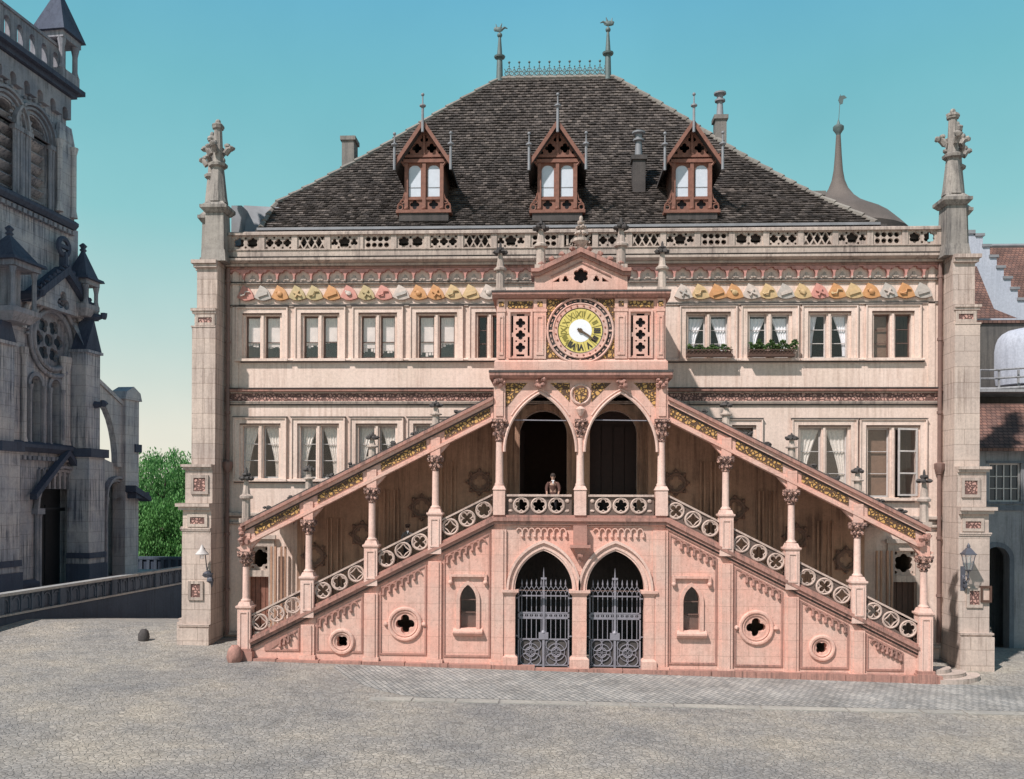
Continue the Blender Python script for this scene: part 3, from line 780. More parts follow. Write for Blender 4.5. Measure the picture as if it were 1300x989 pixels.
# ---- stair balustrades: dark pierced plates with pale rings
STONEB=stone('dark_tracery_stone',(.17,.115,.095),(.13,.09,.075),(.07,.05,.05),.6)
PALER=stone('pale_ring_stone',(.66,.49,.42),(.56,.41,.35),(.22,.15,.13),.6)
for sg in(-1,1):
    for k in range(4):
        a=cols_x[k]+.24; b=cols_x[k+1]-.24
        lo=lambda x:zs(x)+.15; hi=lambda x:zs(x)+ZR
        L=[[(sg*a,lo(a)),(sg*b,lo(b)),(sg*b,hi(b)),(sg*a,hi(a))]]; rings=[]
        r=.27
        for j in range(3):
            cx=a+(b-a)*(j+.5)/3; cz=zs(cx)+.505; t=(k+j+(sg>0))%3
            rings.append((sg*cx,cz))
            L.append([foil(sg*cx,cz,r*.86,5,rot=PI/2,tight=.58),foil(sg*cx,cz,r*.88,4,rot=PI/4,tight=.6),star(sg*cx,cz,r*.84,4,rot=PI/2,inner=.62)][t])
        for j in range(4):
            cx=a+(b-a)*j/3+(.05 if j==0 else -.05 if j==3 else 0)
            L.append(circle(sg*cx,zs(cx)+.69,.05,8)); L.append(circle(sg*cx,zs(cx)+.33,.05,8))
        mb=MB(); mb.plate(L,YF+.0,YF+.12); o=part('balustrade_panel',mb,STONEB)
        mb=MB()
        for cx,cz in rings:
            mb.ring(cx,cz,YF-.005,r,.042,22,6)
        for j,(cx,cz) in enumerate(rings):
            t=(k+j+(sg>0))%3
            lp=[foil(cx,cz,r*.9,5,rot=PI/2,tight=.58),foil(cx,cz,r*.92,4,rot=PI/4,tight=.6),star(cx,cz,r*.88,4,rot=PI/2,inner=.62)][t]
            mb.tube([(p,YF-.01,q) for p,q in lp],.026,5,closed=True)
        part('tracery_ring',mb,PALER,o)
        mb=MB(); slopebar(mb,sg*a,sg*b,zs(a),zs(b),ZR,ZR+.07,YF-.06,YF+.18); part('hand_rail',mb,PALER,o)
# balcony balustrades
for a,b in((-2.58,-.28),(.30,2.60)):
    c=(a+b)/2; L=[rect(a,b,zt+.15,6.12)]; mb2=MB(); rr=.26
    for j in range(3):
        cx=c+(j-1)*.62; cz=5.81
        L.append(foil(cx,cz,rr*.86,5,rot=PI/2,tight=.6)); mb2.ring(cx,cz,YF-.005,rr,.042,24,6); mb2.tube([(p,YF-.01,q) for p,q in foil(cx,cz,rr*.9,5,tight=.6)],.024,5,closed=True)
    for s in(-1,1): mb2.ball(c+s*1.0,YF,5.97,.075,1,.7,1,8,5); mb2.ball(c+s*1.0,YF,5.62,.05,1.6,.7,1,8,5,.2)
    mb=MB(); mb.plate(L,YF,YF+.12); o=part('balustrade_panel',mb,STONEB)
    part('tracery_ring',mb2,PALER,o)
    mb=MB(); mb.box(a,b,YF-.07,YF+.2,6.122,6.2); part('hand_rail',mb,PALER,o)
# ================================================================ clock tower block over the balcony
YT=YF-.02
for x in(-2.83,0.02,2.86):
    w=.21
    mb=MB(); y=YF+.06
    zpd=6.5
    mb.box(x-w,x+w,y-w,y+w,zt+.151,zpd-.14); mb.frustum(x,y,zpd-.14,zpd,2*w+.06,2*w+.06,2*.17,2*.17); mb.lathe(x,y,[(.165,zpd),(.17,zpd+.06),(.14,zpd+.12),(.125,8.05 if x!=.02 else 8.2)],12)
    c=part('column',mb,PALE); q=MB()
    if abs(x)>1: capital_mesh(q,x,y,8.05,8.85,.13,.26)
    else: capital_mesh(q,x,y,8.2,8.85,.13,.22)
    part('capital',q,CAP,c)
# arch screen
sprZ=7.55; apZ=9.78
AA=(-2.64,-.11); AB=(.15,2.68)
def parch2(x0,x1,z0,zs_,zt_): return parch(x0,x1,z0,zs_,zt_,14)
mb=MB()
mb.plate([rect(-3.0,3.03,8.86,10.25),
          parch(-2.60,-.14,8.85,8.86,apZ,2)][:1],YT+.06,YT+.4) if False else None
# spandrel screen polygon with two pointed openings reaching its lower edge
def archpts(x0,x1,zb,zt_,n=14):
    """arch curve from (x0,zb) over apex to (x1,zb)"""
    w=(x1-x0)/2; h=zt_-zb; R=(w*w+h*h)/(2*w); a1=math.asin(min(1,h/R))
    
    L=[]
    for i in range(n+1):
        a=a1*i/n; L.append((x0+R-R*math.cos(a),zb+R*math.sin(a)))
    Rr=[(x0+x1-p,q) for p,q in L[:-1]][::-1]
    return L+Rr
zb=8.0
aL=archpts(-2.66,-.12,zb-.3,apZ); aR=archpts(.16,2.70,zb-.3,apZ)
scr=[(-3.0,10.25),(-3.0,8.86),(-2.70,8.86),(-2.70,zb-.3)]+aL+[(-.10,zb-.3),(.14,zb-.3)]+aR+[(2.73,zb-.3),(2.73,8.86),(3.03,8.86),(3.03,10.25)]
mb.plate([scr],YF-.02,YF+.22)
part('arch_screen',mb,PINK)
for pts in(aL,aR):
    mb=MB(); c=(pts[0][0]+pts[-1][0])/2
    mb.tube([(p,YF-.05,q) for p,q in pts],.055,6); 
    big=[(c+(p-c)*1.10,q+ .12*max(0,(q-zb)/(apZ-zb))) for p,q in pts]
    mb.tube([(p,YF-.03,q) for p,q in big if q>8.9],.03,6)
    part('arch_moulding',mb,PALE)
    mb=MB(); mb.tube([(pts[0][0]+.1,YF+.1,8.83),(pts[-1][0]-.1,YF+.1,8.80)],.02,6); part('tie_rod',mb,IRONL)
# gilded spandrels
mb=MB()
def spand(poly): mb.prism(poly,YF-.035,YF-.021)
spand([(-2.62,10.12),(-1.85,10.12),(-2.2,9.75),(-2.60,9.25)][::-1]); spand([(2.65,10.12),(1.88,10.12),(2.23,9.75),(2.63,9.25)])
spand([(-1.05,10.12),(-.36,10.12),(-.36,9.45),(-.75,9.85)][::-1]); spand([(1.09,10.12),(.4,10.12),(.4,9.45),(.79,9.85)])
part('gilded_spandrel',mb,GOLD)
mb=MB(); mb.ring(.02,9.72,YF-.05,.33,.045,24,6); mb.lathe(.02,YF-.06,[(.05,8.95),(.14,9.1),(.18,9.2),(.05,9.3)],8); o=part('arms_medallion',mb,PALE)
mb=MB(); mb.prism([(-.19,9.93),(.23,9.93),(.23,9.6),(.02,9.4),(-.19,9.6)],YF-.1,YF-.03); part('gilded_shield',mb,GOLD,o)
# corner shafts with leafy heads beside the arches
mb=MB()
for x in(-2.83,2.86): mb.box(x-.2,x+.2,YF-.12,YF+.2,8.86,10.25); mb.box(x-.13,x+.13,YF-.16,YF-.121,8.95,9.9)
part('corner_shaft',mb,PINK)
mb=MB()
for x in(-2.83,-1.39,1.43,2.86):
    for j in range(9): mb.ball(x+random.uniform(-.16,.16),YF-.2+random.uniform(-.08,.06),10.12+random.uniform(-.14,.12),.09,1,1,.9,6,4,.3)
part('leaf_corbel',mb,PINKD)
# entablature
mb=MB(); mb.sweepx([(YF-.22,10.26),(YF-.34,10.36),(YF-.34,10.46),(YF-.26,10.52),(0,10.52),(0,10.26)],-3.18,3.2); part('tower_cornice',mb,PINKD)
mb=MB(); mb.box(-3.2,3.22,YF-.36,-.3,10.461,10.535); part('dark_strip',mb,DARKST)  # thin dark strip along the cornice top
mb=MB(); mb.box(-3.02,3.05,YF-.12,-.2,10.54,10.86); mb.frustum(.015,YF/2-.06,10.861,10.95,6.07,-YF+.1,5.9,-YF-.05); part('tower_plinth',mb,PINK)
# upper block body
mb=MB(); holesT=[]
PXL=(-2.46,-1.75); PXR=(1.75,2.46)
for a,b in(PXL,PXR): holesT.append(rect(a,b,11.0,12.62))
holesT.append(circle(.0,11.95,.86,40))
mb.plate([rect(-2.95,2.98,10.96,13.08)]+holesT,YF-.02,YF+.25)
mb.box(-2.95,-2.7,YF+.26,-.02,10.96,13.08); mb.box(2.73,2.98,YF+.26,-.02,10.96,13.08); mb.box(-2.69,2.72,YF+.7,YF+.8,10.3,13.08)
part('clock_tower_wall',mb,PINK)
mb=MB()
for x,w in((-2.78,.12),(-1.42,.22),(1.42,.22),(2.80,.12)):
    mb.box(x-w,x+w,YF-.08,YF-.021,10.97,12.62); mb.box(x-w-.03,x+w+.03,YF-.1,YF-.021,12.62,12.72); mb.box(x-w,x+w,YF-.085,YF-.021,12.73,13.07)
    mb.plate([rect(x-w*.6,x+w*.6,11.1,12.5),rect(x-w*.35,x+w*.35,11.2,12.42)],YF-.11,YF-.081)
part('tower_pilaster',mb,PINK)
mb=MB()
for a,b in((-2.55,-1.68),(1.68,2.55)): mb.box(a,b,YF-.045,YF-.021,12.76,13.0)
for x in(-2.78,-1.42,1.42,2.80): mb.box(x-.09,x+.09,YF-.1,YF-.086,12.8,12.98)
part('gilded_panel',mb,GOLD)
for a,b in(PXL,PXR):
    c=(a+b)/2; mb=MB()
    mb.plate([rect(a-.07,b+.07,10.98,12.68),rect(a,b,11.02,12.61)],YF-.09,YF-.021)
    L=[rect(a,b,11.0,12.62)]
    for zc in(11.38,11.82,12.24): L.append(foil(c,zc,.17,4,rot=0,tight=.55))
    L+=[rect(c-.14,c+.14,11.06,11.14),rect(c-.14,c+.14,12.48,12.56)]
    for s in(-1,1):
        for z0_,z1_ in((11.08,11.75),(11.9,12.5)): L.append(rect(c+s*.29-.035,c+s*.29+.035,z0_,z1_))
        for zc in(11.6,12.03): L.append(circle(c+s*.15,zc,.035,8))
    mb.plate(L,YF-.01,YF+.05); part('pierced_panel',mb,PINK)
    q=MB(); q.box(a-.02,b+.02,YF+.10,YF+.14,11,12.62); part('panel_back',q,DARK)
# ---- clock
CKZ=11.95; CKY=YF-.02
mb=MB(); L=[rect(-1.19,1.19,10.84+.16,13.06),circle(0,CKZ,1.19*.985,48)]
mb.plate([rect(-1.19,1.19,10.98,13.06),circle(0,CKZ+.03,.93,40)],CKY-.02,CKY-.001)
CK=part('clock_surround',mb,GOLD)
mb=MB()
mb.ring(0,CKZ,CKY-.05,1.15,.045,56,6); mb.ring(0,CKZ,CKY-.06,.95,.035,48,6)
for j in range(36):
    a=2*PI*j/36; M=Matrix.Translation((0,CKY-.03,CKZ))@Matrix.Rotation(-a,4,'Y')
    if j%3==0: mb.box(-.03,.03,-.03,.03,.95,1.15,M)
    else: mb.box(-.05,.05,-.015,.015,1.035,1.065,M)
mb.plate([circle(0,CKZ,.93,48),circle(0,CKZ,.80,48)],CKY-.07,CKY+.1)
part('clock_ring',mb,PINK,CK)
mb=MB(); mb.plate([circle(0,CKZ,1.15,48),circle(0,CKZ,.93,48)],CKY-.027,CKY-.021); part('ring_recess',mb,DARKST,CK)
mb=MB()
for j in range(24): a=2*PI*(j+.5)/24; mb.ball(.87*math.cos(a),CKY-.085,CKZ+.87*math.sin(a),.032,1,.6,1,6,4)
part('ring_stud',mb,plain('rust_paint',(.35,.12,.08)),CK)
mb=MB(); mb.plate([circle(0,CKZ,.80,48)],CKY-.02,CKY+.0); mb.ring(0,CKZ,CKY-.03,.795,.035,48,6); part('clock_rim',mb,plain('black_iron',(.03,.025,.03),.5),CK)
mb=MB(); mb.plate([circle(0,CKZ,.77,48),circle(0,CKZ,.40,36)],CKY-.05,CKY-.03); part('clock_dial',mb,plain('yellow_enamel',(.70,.56,.16),.5,var=.12),CK)
mb=MB(); mb.plate([circle(0,CKZ,.40,36)],CKY-.055,CKY-.03); part('clock_centre',mb,plain('white_enamel',(.85,.84,.88),.4,var=.06),CK)
num=['XII','I','II','III','IIII','V','VI','VII','VIII','IX','X','XI']
lt=MB()
NC=plain('olive_paint',(.28,.23,.05),.6)
for h,tx in enumerate(num):
    mb=MB()
    cu=bpy.data.curves.new('t','FONT'); cu.body=tx; cu.size=.30 if len(tx)<4 else .25; cu.extrude=.008; cu.align_x='CENTER'; cu.align_y='CENTER'; cu.offset=.012 if h in(3,4,5,6,7) else .002
    o=bpy.data.objects.new('t',cu); me=bpy.data.meshes.new_from_object(o)
    M=Matrix.Translation((0,CKY-.06,CKZ))@Matrix.Rotation(2*PI*h/12,4,'Y')@Matrix.Translation((0,0,.575))
    mb.add([(v.co.x*.85,-v.co.z,v.co.y) for v in me.vertices],[tuple(p.vertices) for p in me.polygons],M)
    part('clock_numeral',mb,bpy.data.materials['black_iron'] if h in(3,4,5,6,7) else NC,CK)
for j in range(12):
    lt=MB()
    M=Matrix.Translation((0,CKY-.056,CKZ))@Matrix.Rotation(2*PI*(j+.5)/12,4,'Y'); lt.box(-.008,.008,-.006,.006,.42,.76,M)
    part('hour_line',lt,NC,CK)

for ang,ln,w in((122,.46,.04),(124,.68,.028)):
    mb=MB(); M=Matrix.Translation((0,CKY-.09-(.02 if ln>.5 else 0),CKZ))@Matrix.Rotation(math.radians(ang),4,'Y')
    mb.prism([(-w,-.12),(w,-.12),(w*.8,ln*.8),(0,ln),(-w*.8,ln*.8)],-.01,.01,M)
    if ln<.5: mb.lathe(0,0,[(.08,-.02),(.08,.02)],12,M@Matrix.Rotation(PI/2,4,'X'))
    part('clock_hand',mb,plain('bronze_hand',(.12,.07,.04),.5),CK)
# ---- cornice, pediment, finials
mb=MB(); mb.sweepx([(YF-.16,13.09),(YF-.28,13.2),(YF-.28,13.28),(YF-.2,13.32),(0,13.32),(0,13.09)],-3.1,3.12); part('tower_cornice',mb,PINKD)
mb=MB(); mb.box(-3.12,3.14,YF-.30,-.3,13.281,13.335); part('dark_strip',mb,DARKST)  # thin dark strip along the upper cornice
mb=MB(); mb.plate([[(-1.62,13.33),(1.64,13.33),(1.64,13.86),(0.01,14.62),(-1.62,13.86)],foil(.01,13.90,.27,6,tight=.62),foil(-.53,13.78,.12,3),foil(.55,13.78,.12,3),[(-.98,13.68),(-.74,13.68),(-.74,13.84)],[(1.0,13.68),(.76,13.68),(.76,13.84)]],YF-.02,YF+.2)
mb.box(-1.62,1.64,YF+.8,YF+.9,13.33,13.8)
part('pediment',mb,PINK)
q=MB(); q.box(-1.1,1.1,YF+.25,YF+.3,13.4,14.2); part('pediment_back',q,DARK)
mb=MB()
for s in(-1,1):
    a,b=.01,.01+s*1.45
    slopebar(mb,a,b,14.72,14.05,-.04,.12,YF-.24,YF+.9); slopebar(mb,a,b,14.72,14.05,-.16,-.043,YF-.14,YF+.8)
    slopebar(mb,a,.01+s*1.05,14.35,13.84,.0,.05,YF-.06,YF-.021)
    x1_=.01+s*1.45; x2_=.01+s*1.75
    mb.box(min(x1_,x2_),max(x1_,x2_),YF-.24,YF+.9,14.0,14.12); mb.box(min(x1_,x2_),max(x1_,x2_),YF-.14,YF+.8,13.88,13.997)
    for j in range(4):
        t=.2+.25*j; xx=.01+s*1.45*t; zz=14.84-.67*t; 
        mb.ball(xx,YF-.1,zz+.1,.09,1,1,1,7,5,.3); mb.ball(xx+s*.07,YF-.1,zz+.1,.06,1,1,1,6,4,.3)
part('pediment_coping',mb,PINKD)
def pinnacle(x,y,z0,z1,r=.17,m=TRIM,leaf=True,name='finial',parent=None):
    mb=MB(); h=z1-z0
    mb.box(x-r*1.25,x+r*1.25,y-r*1.25,y+r*1.25,z0,z0+h*.08)
    mb.lathe(x,y,[(r,z0+h*.08),(r*.9,z0+h*.42),(r*1.5,z0+h*.44),(r*1.55,z0+h*.48),(r*.9,z0+h*.52),(r*.55,z0+h*.74),(r*.5,z0+h*.78)],8)
    o=part(name,mb,m)
    q=MB()
    for i in range(6):
        a=PI/3*i; q.ball(x+r*1.15*math.cos(a),y+r*1.15*math.sin(a),z0+h*.80,r*.62,1,1,.8,6,4,.3)
    for i in range(4):
        a=PI/2*i; q.ball(x+r*.5*math.cos(a),y+r*.5*math.sin(a),z0+h*.87,r*.5,1,1,.9,6,4,.3)
    q.lathe(x,y,[(r*.4,z0+h*.78),(r*.3,z0+h*.95),(r*.12,z1)],6)
    part('leafy_tip',q,DARKST if m is TRIM else m,o)
    return o
pinnacle(-2.83,YF+.05,13.32,15.1,.15); pinnacle(2.86,YF+.05,13.32,15.1,.15)
pinnacle(-1.40,YF+.05,14.12,15.95,.17); pinnacle(1.42,YF+.05,14.12,15.95,.17)
mb=MB(); mb.lathe(.01,YF+.05,[(.1,14.8),(.14,14.95),(.29,15.1),(.29,15.2),(.12,15.25),(.12,15.5)],10); o=part('finial',mb,TRIM)
q=MB()
for lv,rr,n in((15.4,.16,6),(15.6,.12,5),(15.78,.06,4)):
    for i in range(n): a=2*PI*i/n; q.ball(.01+rr*math.cos(a),YF+.05+rr*math.sin(a),lv,.09,1,1,.8,7,5,.3)
q.ball(.01,YF+.05,15.92,.07,1,1,1.5); part('leafy_tip',q,TRIM,o)
# tower roof
mb=MB(); mb.box(-2.9,2.95,YF+.0,-.02,13.325,13.36); part('tower_roof',mb,LEAD)
# balcony ceiling & stair roofs
mb=MB(); mb.box(-2.6,2.6,YF+.24,-.02,10.0,10.24); part('balcony_ceiling',mb,INTER)
RZ0=9.64
def zr(x): return RZ0-SL*(abs(x)-3.05)      # top edge of stair roof
mb=MB(); gb=MB(); pb=MB(); lb=MB()
for sg in(-1,1):
    a,b=sg*3.05,sg*11.9
    slopebar(mb,a,b,zr(a),zr(b),-.72,-.14,YF-.0,YF+.25)       # fascia
    slopebar(mb,a,b,zr(a),zr(b),-.84,-.723,YF-.08,YF+.3)   # lower roll
    slopebar(mb,a,b,zr(a),zr(b),-.26,-.12,YF-.12,YF-.001)
    slopebar(lb,a,b+sg*.15,zr(a),zr(b+sg*.15),-.117,.0,YF-.22,YF+.3)   # coping
    slopebar(pb,a,b,zr(a),zr(b),-.30,-.14,YF+.31,-.15)       # roof slab
    for k in range(4):
        xa=cols_x[k]+.33; xb=cols_x[k+1]-.33
        slopebar(gb,sg*xa,sg*xb,zr(xa),zr(xb),-.62,-.34,YF-.03,YF-.001)
    # brackets from capitals to fascia
    for k in range(1,5):
        x=sg*cols_x[k]; z0_=zs(x)+3.31; 
        q=zr(x)-.84
        mb.box(x-.17,x+.17,YF-.06,YF+.26,z0_-.03,zr(x)-.4)
        xi=x-sg*.17
        mb.prism([(xi,z0_+.05),(xi,q+.12),(xi-sg*.32,q+.22)],YF+.02,YF+.22)
        xo=x+sg*.17
        mb.prism([(xo,z0_+.0),(xo,q-.02),(xo+sg*.16,q-.08)],YF+.02,YF+.22)
part('stair_roof_fascia',mb,PINK); part('stair_roof_coping',lb,PINKD); part('stair_roof',pb,WOODD); part('gilded_band',gb,GOLD)
mb=MB()
for sg in(-1,1):
    for i in range(40):
        x=sg*(3.3+i*.212); slopebar(mb,x,x+sg*.2,zr(x),zr(x+sg*.2),.002,.05,YF-.2,-.1)
part('stair_roof_tiles',mb,DARKST)
for sg in(-1,1):
    mb=MB(); slopebar(mb,sg*3.0,sg*11.7,zs(3.0),zs(11.7),-.225,-.182,YF-.09,YF-.001); part('dark_line',mb,DARKST)  # thin dark line under the stringer moulding
    mb=MB(); slopebar(mb,sg*3.05,sg*11.9,zr(3.05),zr(11.9),-.32,-.262,YF-.05,YF-.001); part('dark_line',mb,DARKST)  # thin dark line along the roof fascia
for sg in(-1,1):
    for k in range(1,4):
        x=sg*cols_x[k]; pinnacle(x,YF+.05,zr(x)-.02,zr(x)+.92,.14)
    x=sg*cols_x[4]; pinnacle(x,YF+.05,zr(x)-.02,zr(x)+1.95,.16,)
    q=MB()
    for k in range(4):
        for t in(.33,.66):
            x=sg*(cols_x[k]+CW*t)
            if k==0 and t<.5: continue
            for j in range(4): q.ball(x+random.uniform(-.12,.12),YF-.05,zr(x)+.08+random.uniform(0,.1),.07,1.2,1,.8,6,4,.3)
    part('crocket',q,DARKST)
    # leaf head on the end of the roof
    q=MB(); x=sg*11.9
    for j in range(12): q.ball(x+random.uniform(-.2,.2),YF-.08+random.uniform(-.1,.1),zr(x)-.5+random.uniform(-.25,.25),.1,1,1,1,6,4,.3)
    part('leaf_corbel',q,PINKD)
# ---- gates
for a,b in(AL,AR):
    y=YF+.24; c=(a+b)/2; x0_,x1_=a+.10,b-.10; zg=.02
    mb=MB()
    def bar(x0,x1,z0,z1,y0=y-.02,y1=y+.02): mb.box(x0,x1,y0,y1,z0,z1)
    bar(x0_,x0_+.05,zg,2.62); bar(x1_-.05,x1_,zg,2.62); bar(c-.04,c+.04,zg,2.95,y-.04,y+.04)
    bar(a,x0_,2.5,2.54);bar(x1_,b,2.5,2.54);bar(a,x0_,1.15,1.19);bar(x1_,b,1.15,1.19)
    for z in(2.60,2.0,1.80,1.06,.14): bar(x0_,x1_,z-.022,z+.022)
    n=10
    xs_=[x0_+.05+(x1_-x0_-.1)*(i+.5)/n for i in range(n)]
    for x in xs_:
        bar(x-.012,x+.012,1.06,2.72,y-.012,y+.012)
        mb.lathe(x,y,[(.012,2.95),(.035,3.03),(.0,3.2)],6)
        mb.tube([(x,y,2.70),(x-.09,y,2.82),(x,y,2.95)],.013,5); mb.tube([(x,y,2.70),(x+.09,y,2.82),(x,y,2.95)],.013,5)
    for s in(-1,1): mb.tube([(x0_ if s<0 else x1_,y,2.6),((x0_ if s<0 else x1_)-s*.03,y,2.75),((x0_ if s<0 else x1_)-s*.12,y,2.84)],.022,6)
    # pierced band
    L=[rect(x0_,x1_,1.80,2.0)]
    for x in xs_: L.append(circle(x,1.9,.055,10))
    mb.plate(L,y-.01,y+.01)
    # lower panels with rings
    for s in(-1,1):
        cx=c+s*(x1_-x0_)/4; w=(x1_-x0_)/4-.08
        for dx in(-.5,.5):
            for dz in(.34,.86):
                mb.ring(cx+dx*w*.9,dz,y,.2,.02,16,5)
        mb.ring(cx,.60,y,.17,.022,16,5); 
        for j in range(6): q=PI/3*j; mb.tube([(cx,y,.6),(cx+.17*math.cos(q),y,.6+.17*math.sin(q))],.012,4)
        mb.ring(cx,.60,y,.30,.016,20,5)
        bar(cx-w*1.0,cx-w*1.0+.025,.14,1.06)
    mb.box(c-.17,c+.17,y-.06,y+.03,1.06,1.3)
    # cross on the middle post
    mb.box(c-.1,c+.1,y-.03,y+.03,3.18,3.25); mb.lathe(c,y,[(.035,2.95),(.04,3.0),(.025,3.2),(.03,3.3),(.0,3.62)],8)
    mb.lathe(c,y,[(.09,1.3),(.03,1.42)],8)
    part('iron_gate',mb,IRONL)
    mb=MB(); mb.box(x0_+.02,x1_-.02,y+.03,y+.04,.06,1.04); part('gate_plate',mb,DARKST)
# ================================================================ ROOF
def tile_mat():
    m,nt,b=newmat('roof_tiles')
    g=N(nt,'ShaderNodeNewGeometry')
    c=ramp(nt,g.outputs['Random Per Island'],[(0,(.055,.043,.039)),(.5,(.095,.075,.067)),(.85,(.14,.112,.10)),(1,(.21,.17,.15))])
    p=ramp(nt,noise(nt,.45,4),[(.35,.75),(.65,1.1)])
    c=mix(nt,c,p,1,'MULTIPLY'); c=mix(nt,c,ramp(nt,noise(nt,30,3),[(.3,.6),(.7,1.0)]),1,'MULTIPLY')
    nt.links.new(c,b.inputs['Base Color']); b.inputs['Roughness'].default_value=.8
    bump(nt,b,noise(nt,40,3),.3,.01); return m
TILE=tile_mat()
LP=[(287,331),(256,350),(230,402),(188,480),(140,560),(100,634)]   # (y,x) left hip as seen
RP=[(287,1112),(246,1022),(200,940),(148,860),(100,780)]
def interp(tab,y):
    t=sorted(tab)
    for (a,xa),(b,xb) in zip(t,t[1:]):
        if a<=y<=b: return xa+(xb-xa)*(y-a)/(b-a)
    return t[0][1] if y<t[0][0] else t[-1][1]
# profile: eave (Y=.7) to ridge (Y=9) slightly bell-cast
Ye,Yr=.6,9.0; Ze=PZ(288,Ye); Zr=PZ(100,Yr,707)
def prof(t):
    y=Ye+(Yr-Ye)*t; z=Ze+(Zr-Ze)*(t-.06*math.sin(PI*t)); return y,z
def hipx(t,side):
    y,z=prof(t)
    # find picture row for this height, then the hip position
    lo,hi=60,330
    for _ in range(30):
        mid=(lo+hi)/2
        zz=P(707,mid,y)[1]
        if zz>z: lo=mid
        else: hi=mid
    px=interp(LP if side<0 else RP,mid)
    return P(px,mid,y)[0]
NR=62; rows=[]
for i in range(NR+1):
    t=i/NR; y,z=prof(t); rows.append((y,z,hipx(t,-1),hipx(t,1)))
mb=MB()
# under-surface (all four slopes)
for i in range(NR):
    y0,z0,l0,r0=rows[i]; y1,z1,l1,r1=rows[i+1]; b0,b1=2*Yr-y0,2*Yr-y1; e=-.03
    mb.add([(l0,y0,z0+e),(r0,y0,z0+e),(r1,y1,z1+e),(l1,y1,z1+e),(l0,b0,z0+e),(r0,b0,z0+e),(r1,b1,z1+e),(l1,b1,z1+e)],[(0,1,2,3),(5,4,7,6),(4,0,3,7),(1,5,6,2)])
RB=part('roof',mb,DARKST)
mb=MB(); tw=.20
for i in range(NR):
    y0,z0,l0,r0=rows[i]; y1,z1,l1,r1=rows[i+1]
    sl=Vector((0,y1-y0,z1-z0)); n=Vector((0,-(z1-z0),y1-y0)).normalized()
    k0=math.floor(l0/tw)-1; k1=math.ceil(r0/tw)+1
    sag=.03*math.sin(i*.31)
    for k in range(k0,k1):
        xa=(k+(.5 if i%2 else 0))*tw; xb=xa+tw*.93
        if xa<l0-.02 or xb>r0+.05: 
            xa=max(xa,l0); xb=min(xb,r0)
            if xb-xa<.05: continue
        lift=.07+random.uniform(-.015,.03); sk=random.uniform(-.012,.012); ov=random.uniform(-.02,.015)
        a=Vector((0,y0,z0))-sl*(.12+ov)+n*lift; bq=Vector((0,y1,z1))+n*.012; a2=Vector((0,y0,z0))-sl*(.12+ov)+n*(lift-.05)
        dz=Vector((0,0,sk))
        mb.add([(xa,a.y,a.z+sk),(xb,a.y,a.z-sk),(xb,bq.y,bq.z),(xa,bq.y,bq.z),(xa,a2.y,a2.z+sk),(xb,a2.y,a2.z-sk)],[(0,1,2,3),(4,5,1,0),(0,3,4),(1,5,2)])
# side slopes: coarser courses
for side in(-1,1):
    for i in range(0,NR,1):
        y0,z0,l0,r0=rows[i]; y1,z1,l1,r1=rows[i+1]
        x0=l0 if side<0 else r0; x1=l1 if side<0 else r1
        yy=y0
        nt_=max(1,int((2*Yr-2*y0)/.5))
        for k in range(nt_):
            ya=y0+(2*Yr-2*y0)*k/nt_; yb=y0+(2*Yr-2*y0)*(k+.95)/nt_
            o=side*.04
            mb.add([(x0+o,ya,z0+.02),(x0+o,yb,z0+.02),(x1,yb,z1+.0),(x1,ya,z1+.0),(x0+o*.2,ya,z0-.02),(x0+o*.2,yb,z0-.02)],[(0,1,2,3),(4,5,1,0)])
part('roof_tiles',mb,TILE,RB,smooth=False)
# hip and ridge caps
mb=MB()
for side in(2,3):
    for i in range(0,NR-1,3):
        A=rows[i];B=rows[min(NR,i+3)]
        mb.tube([(A[side],A[0],A[1]+.05),(B[side],B[0],B[1]+.02)],[.13,.10],6)
ri=rows[-1]
for i in range(14): 
    xa=ri[2]+(ri[3]-ri[2])*i/14; mb.tube([(xa,Yr,ri[1]+.04),(xa+(ri[3]-ri[2])/14,Yr,ri[1]+.02)],[.14,.12],6)
part('hip_tiles',mb,stone('mortar_ridge',(.30,.27,.24),(.22,.2,.18)),RB)
# gutter line at the eaves
mb=MB(); mb.box(rows[0][2]-.1,rows[0][3]+.3,.25,.62,Ze-.22,Ze-.10); mb.box(rows[0][2]-.6,rows[0][3]+1.8,.0,.24,16.1,Ze-.32); mb.box(-13.5,13.5,.2,17.8,15.9,16.15)
part('gutter',mb,DARKST,RB)
mb=MB(); mb.box(rows[0][2]-.02,rows[0][3]+.02,.15,.24,Ze-.16,Ze-.06); part('gutter_edge',mb,LEAD,RB)
# lead covered corner at the left end
a=P(297,262,1.5); b=P(336,260,1.5); c_=P(350,256,1.5)
mb=MB(); x0,zq=P(304,262,1.2); x1,_=P(349,256,1.2)
zL=P(320,259,1.2)[1]
mb.add([(x0-.25,.5,16.2),(x1-.4,.5,16.2),(x1+.15,2.0,zL+.1),(x0+.15,1.3,zL-.02),(x0-.25,8,16.2),(x1-.4,8,16.2),(x1+.15,8,zL+.1),(x0+.15,8,zL-.02)],[(0,1,2,3),(0,3,7,4),(3,2,6,7),(1,5,6,2),(4,7,6,5)])
mb.box(x0-.12,x0+.3,.6,1.4,16.2,zL-.25)
part('lead_roof_corner',mb,LEAD,RB)
